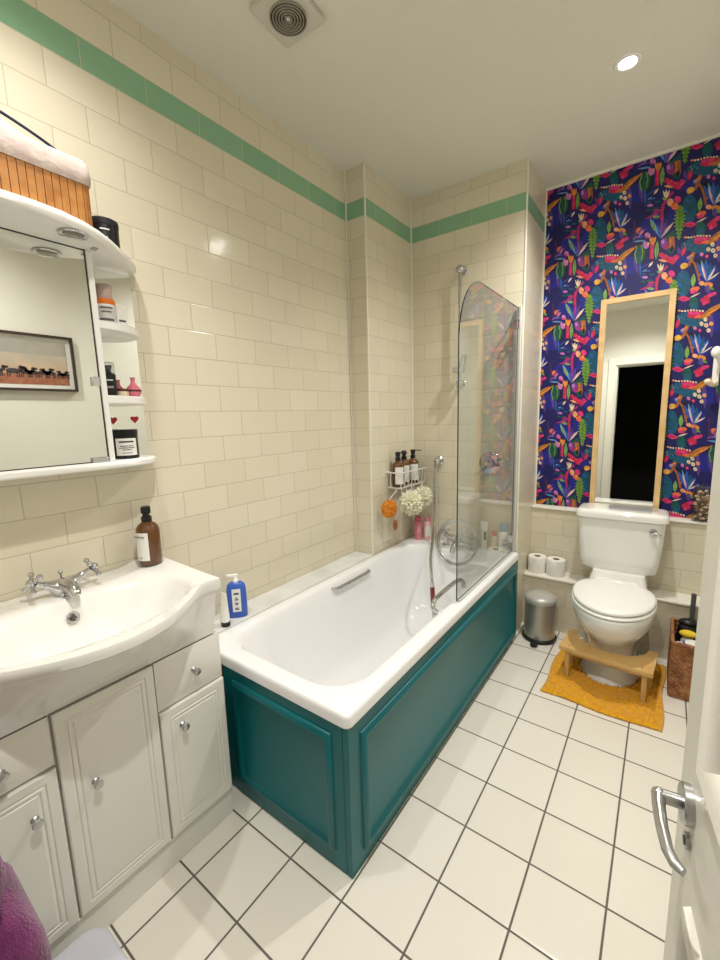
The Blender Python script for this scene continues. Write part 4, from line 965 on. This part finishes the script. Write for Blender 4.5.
t = inb('cleaner_bottle', 'bottle', 'white tub with blue rim near the front of the wicker basket', 1.640, 1.715, .013)
MB().lathe([(.001, 0), (.034, 0), (.036, .215), (.001, .215)], n=28).build('body', M_white, t); MB().lathe([(.038, .205), (.040, .207), (.040, .240), (.037, .242), (.001, .242)], n=28).build('lid', mat('blue_lid', (36, 58, 138), .35), t); MB().lathe([(.034, .2425), (.033, .246), (.001, .247)], n=28).build('lid_top', M_white, t)
t = inb('cleaning_cloth', 'cloth', 'crumpled white cloth in the front of the wicker basket', 1.590, 1.690, .235)
rg = []
for i in range(9):
    a = -PI/2+PI*i/8; q = max(math.cos(a), .01); rg.append([((.022+.006*math.sin(5*k+i))*q*math.cos(2*PI*k/18), (.032+.006*math.sin(3*k+i*2))*q*math.sin(2*PI*k/18), .024*math.sin(a)+.004*math.sin(k*2.1)) for k in range(18)])
MB().loft(rg).build('fabric', M_label, t, smooth=70); 
t = inb('toilet_brush', 'brush', 'grey toilet brush handle standing up behind the wicker basket', 1.640, 1.965, 0)
MB().lathe([(.001, 0), (.032, 0), (.032, .26), (.026, .265), (.001, .265)], n=24).build('holder', mat('grey_holder', (96, 98, 98), .4), t); MB().lathe([(.011, .262), (.010, .30), (.011, .405), (.001, .41)], n=16).build('handle', mat('grey_handle', (84, 86, 86), .4), t)

# shell jar on ledge
sj = tag(empty('pebble_jar', (1.648, 2.160, .742)), 'clear jar filled with brown and cream shells on the ledge beside the door edge', 'jar')
MB().lathe([(.001, 0), (.040, 0), (.041, .003), (.041, .17), (.037, .185), (.039, .19), (.036, .19), (.034, .183), (.037, .168), (.037, .006), (.001, .006)], n=28).build('glass', M_glass, sj)
b = MB(); rnd = random.Random(5)
for k in range(110):
    a = rnd.random()*6.28; r_ = .030*math.sqrt(rnd.random())*1.0; z = .014+.145*rnd.random()
    m = MB().sphere((0, 0, 0), (.011, .007, .006), 8, 6); m.xf(Matrix.Translation((r_*math.cos(a), r_*math.sin(a), z)) @ Matrix.Rotation(rnd.random()*6, 4, 'Z') @ Matrix.Rotation(rnd.random()*3, 4, 'X')); b.add(m.v, m.f, k % 3)
so = b.build('shells', [mat('shell_a', (176, 136, 98), .6), mat('shell_b', (226, 202, 168), .6), mat('shell_c', (140, 100, 70), .6)], sj, smooth=60); so['kind'] = 'stuff'

# ------------------------------------------------------------------ door leaf, handle and robe hook
DA = math.radians(8.4); PXd, PYd = 1.515-math.sin(DA)*.045, -.15+math.cos(DA)*.045   # leading edge of the leaf face
door = empty('door_1', (PXd, PYd, 0), 0); struct(door, 'open white panelled door with satin lever handle')
ux_, uy_ = math.sin(DA), -math.cos(DA); nx_, ny_ = -math.cos(DA), -math.sin(DA)
def dp(a, z, d=0): return (PXd+ux_*a+nx_*d, PYd+uy_*a+ny_*d, z)
def dbox(b, a0, a1, z0, z1, d0, d1):
    vs = [dp(a, z, d) for a in (a0, a1) for d in (d0, d1) for z in (z0, z1)]; return b.add(vs, [(0, 1, 3, 2), (4, 6, 7, 5), (0, 4, 5, 1), (2, 3, 7, 6), (0, 2, 6, 4), (1, 5, 7, 3)])
DW, DH = .735, 1.975
b = MB(); dbox(b, 0, DW, .006, DH, -.040, -.010)
for a0, a1, z0, z1 in ((0, .075, .006, DH), (DW-.09, DW, .006, DH), (.075, DW-.09, .87, 1.013), (.075, DW-.09, .006, .20), (.075, DW-.09, DH-.1, DH), (.33, .40, .20, .87), (.33, .40, 1.013, DH-.1)): dbox(b, a0, a1, z0, z1, -.012, 0)
lf = b.build('leaf', M_door, door, world=True, smooth=0); struct(lf)
PR = [(0, -.001), (.002, .006), (.008, .009), (.014, .006), (.020, -.004), (.030, -.010), (.045, -.010), (.062, -.004)]
for a0, a1, z0, z1 in ((.073, .332, .198, .872), (.398, DW-.088, .198, .872), (.073, .332, 1.011, DH-.098), (.398, DW-.088, 1.011, DH-.098)):
    m = MB(); panel(m, lambda a, c, d: dp(a, c, d), a0, a1, z0, z1, PR); struct(m.build('panel', M_door, door, world=True, smooth=40))
hd = empty('door_handle', tuple(Vector(dp(.050, .952))-door.location), 0); hd.parent = door; hd.scale = (.62,)*3; hd['label'] = 'satin steel lever handle on round rose'
def dl(a, z, d): v = Vector(dp(.050+a, .952+z, d))-Vector(dp(.050, .952)); return tuple(v)
RM = Matrix(((ux_, 0, nx_, 0), (uy_, 0, ny_, 0), (0, 1, 0, 0), (0, 0, 0, 1)))
def dlathe(pr, a=0, z=0, n=36): 
    m = MB().lathe(pr, n=n); return m.xf(Matrix.Translation(Vector(dl(a, z, 0))) @ RM)
dlathe([(.001, 0), (.030, 0), (.030, .011), (.028, .013), (.001, .013)], -.012).build('rose', M_sat, hd, smooth=40)
b = MB().tube([dl(-.012, 0, .012), dl(-.012, 0, .036), dl(-.008, 0, .044)], [.0105, .0105, .0105], 18); b.tube([dl(-.014, .001, .042), dl(.010, 0, .045), (dl(.045, -.002, .046)), dl(.082, -.004, .044), dl(.100, -.005, .038), dl(.108, -.005, .030)], [.0100, .0092, .0085, .008, .0078, .006], 16); b.sphere(dl(-.012, .001, .042), .0108, 14, 10); b.build('lever', M_sat, hd, smooth=60)
b = dlathe([(.001, 0), (.0125, 0), (.0125, .006), (.001, .0065)], -.004, -.058, 24); b.build('keyhole_cover', M_sat, hd)
b = dlathe([(.001, .0066), (.007, .0066), (.007, .0072), (.001, .0072)], -.004, -.058, 20); b.build('keyhole', M_blk, hd)
rh = tag(empty('wall_hook', (1.654, YD-.002, 1.52)), 'white two-pronged wall hook on the floral wallpaper beside the door edge', 'hook')
MB().box(1.640, 1.668, YD-.009, YD-.003, 1.44, 1.62).build('back_plate', M_white, rh, world=True, bevel=.003)
b = MB().tube([(1.654, YD-.008, 1.585), (1.650, YD-.04, 1.588), (1.645, YD-.075, 1.598)], .008, 12); b.sphere((1.644, YD-.078, 1.600), (.022, .022, .028)); b.build('upper_prong', M_white, rh, world=True)
b = MB().tube([(1.654, YD-.008, 1.460), (1.648, YD-.04, 1.442), (1.636, YD-.07, 1.446), (1.622, YD-.082, 1.458)], [.009, .010, .012, .013], 12); b.sphere((1.621, YD-.083, 1.460), (.015, .014, .014)); b.build('lower_prong', mat('cream_hook', (236, 222, 188), .3), rh, world=True)

# picture seen in the mirror, on the right-hand wall
pic = tag(empty('framed_picture', (W, .18, 1.69)), 'dark framed print of zebras on a plain, on the right-hand wall', 'picture')
fy0_, fy1_, fz0, fz1 = -.175, .482, 1.533, 1.852
for a in ((fy0_, fy1_, fz1-.013, fz1), (fy0_, fy1_, fz0, fz0+.013), (fy0_, fy0_+.013, fz0+.013, fz1-.013), (fy1_-.013, fy1_, fz0+.013, fz1-.013)):
    MB().box(W-.028, W-.001, *a).build('frame_rail', mat('dark_frame', (66, 52, 48), .4), pic, world=True)
MB().box(W-.010, W-.004, fy0_+.010, fy1_-.010, fz0+.010, fz1-.010).build('mount', M_label, pic, world=True)
ay0, ay1, az0, az1 = fy0_+.040, fy1_-.038, fz0+.036, fz1-.036
b = MB(); zz = [az0, az0+.055, az0+.062, az0+.12, az0+.17, az1]
for i in range(5): b.box(W-.0115, W-.0102, ay0, ay1, zz[i], zz[i+1], i)
b.build('print', [mat('savanna', (176, 116, 88), .7, rgb2=(150, 92, 70), noise_scale=50), mat('horizon', (170, 136, 116), .7), mat('haze', (206, 180, 152), .7, rgb2=(190, 168, 146), noise_scale=8), mat('sky_warm', (198, 180, 156), .7, rgb2=(180, 172, 158), noise_scale=9), mat('sky_grey', (158, 158, 150), .7, rgb2=(174, 168, 154), noise_scale=8)], pic, world=True, smooth=0)
b = MB()
def zebra(y, z, s, d=1):
    for (cy_, cz_, ry, rz_) in ((0, .020, .020, .0085), (.021*d, .029, .006, .010), (.028*d, .033, .008, .0045)):
        b.loft([[(W-q, y+s*(cy_+ry*math.cos(t)), z+s*(cz_+rz_*math.sin(t))) for t in [2*PI*k/14 for k in range(14)]] for q in (.0118, .0124)])
    for lx in (-.016, -.010, .010, .016): b.box(W-.0124, W-.0118, y+s*(lx-.0018), y+s*(lx+.0018), z, z+s*.018)
for y, s_, d in ((.155, 1.15, 1), (.215, 1.05, 1), (.245, 1.0, -1), (.300, 1.05, 1), (.33, 1.0, -1), (.385, .85, 1), (.405, .85, -1), (.08, 1.1, 1), (.02, 1.1, -1), (-.04, 1.05, 1), (-.08, 1.0, 1)): zebra(y+.02, az0+.038, s_*1.45, d)
b.build('zebras', mat('zebra_dark', (76, 64, 62), .7), pic, world=True, smooth=0)

# ------------------------------------------------------------------ towels and step stool beside the vanity
hm = tag(empty('laundry_hamper', (.62, -.725, 0)), 'dark fabric laundry hamper carrying the purple towels, left of the vanity front', 'hamper')
MB().loft([rrect(-.13, .13, -.17, .17, .04, 0), rrect(-.14, .14, -.18, .18, .04, .395), rrect(-.13, .13, -.17, .17, .04, .40)]).build('body', mat('hamper_cloth', (58, 42, 80), .9, bump=.4, bump_scale=150), hm, smooth=40)
M_tow = mat('plum_towel', (122, 42, 100), .98, rgb2=(92, 26, 76), noise_scale=30, bump=1, bump_scale=240, sheen=.4)
def towel(x, y, z, sx, sy, h, label, seed):
    rg = []; n = 16
    for k in range(n+1):
        a = -PI/2+PI*k/n; q = math.cos(a)
        r_ = rrect(-sx-h*.45*(q-1)*0, sx, -sy, sy, .045, 0, 8)
        ins = h*.5*(1-max(q, 0)**.6)
        r_ = rrect(-sx+ins, sx-ins, -sy+ins, sy-ins, .04, 0, 8)
        rg.append([(px_, py_+.004*noise.noise(Vector((px_*30, seed, a*2))), h/2+h/2*math.sin(a)+.003*noise.noise(Vector((px_*25, py_*25, seed+a)))) for px_, py_, _ in r_])
    t = tag(MB().loft(rg).build('bath_towel', M_tow, smooth=80), label, 'towel', None); t.location = (x, y, z); return t
towel(.615, -.640, .402, .120, .165, .165, 'lower plum purple towel of the folded pair at the left edge', 2)
towel(.600, -.660, .5705, .12, .150, .165, 'upper plum purple towel folded on top of the other at the left edge', 6)
ss = tag(empty('step_stool', (.56, -.44, 0)), 'pale grey plastic step with rounded corners on the floor in front of the vanity', 'step stool')
g = M_ = mat('grey_plastic', (206, 206, 214), .45)
sx0, sx1, sy0, sy1 = .415-.56, .70-.56, -.530+.44, -.322+.44
MB().loft([rrect(sx0+.004, sx1-.004, sy0+.004, sy1-.004, .05, .100), rrect(sx0, sx1, sy0, sy1, .05, .104), rrect(sx0, sx1, sy0, sy1, .05, .120), rrect(sx0+.004, sx1-.004, sy0+.004, sy1-.004, .048, .127), rrect(sx0+.012, sx1-.012, sy0+.012, sy1-.012, .044, .129)]).build('top', g, ss, smooth=50)
MB().loft([rrect(sx0+.006, sx1-.006, sy0+.006, sy1-.006, .05, 0), rrect(sx0+.015, sx1-.015, sy0+.015, sy1-.015, .045, .100)]).build('base', g, ss, smooth=50)
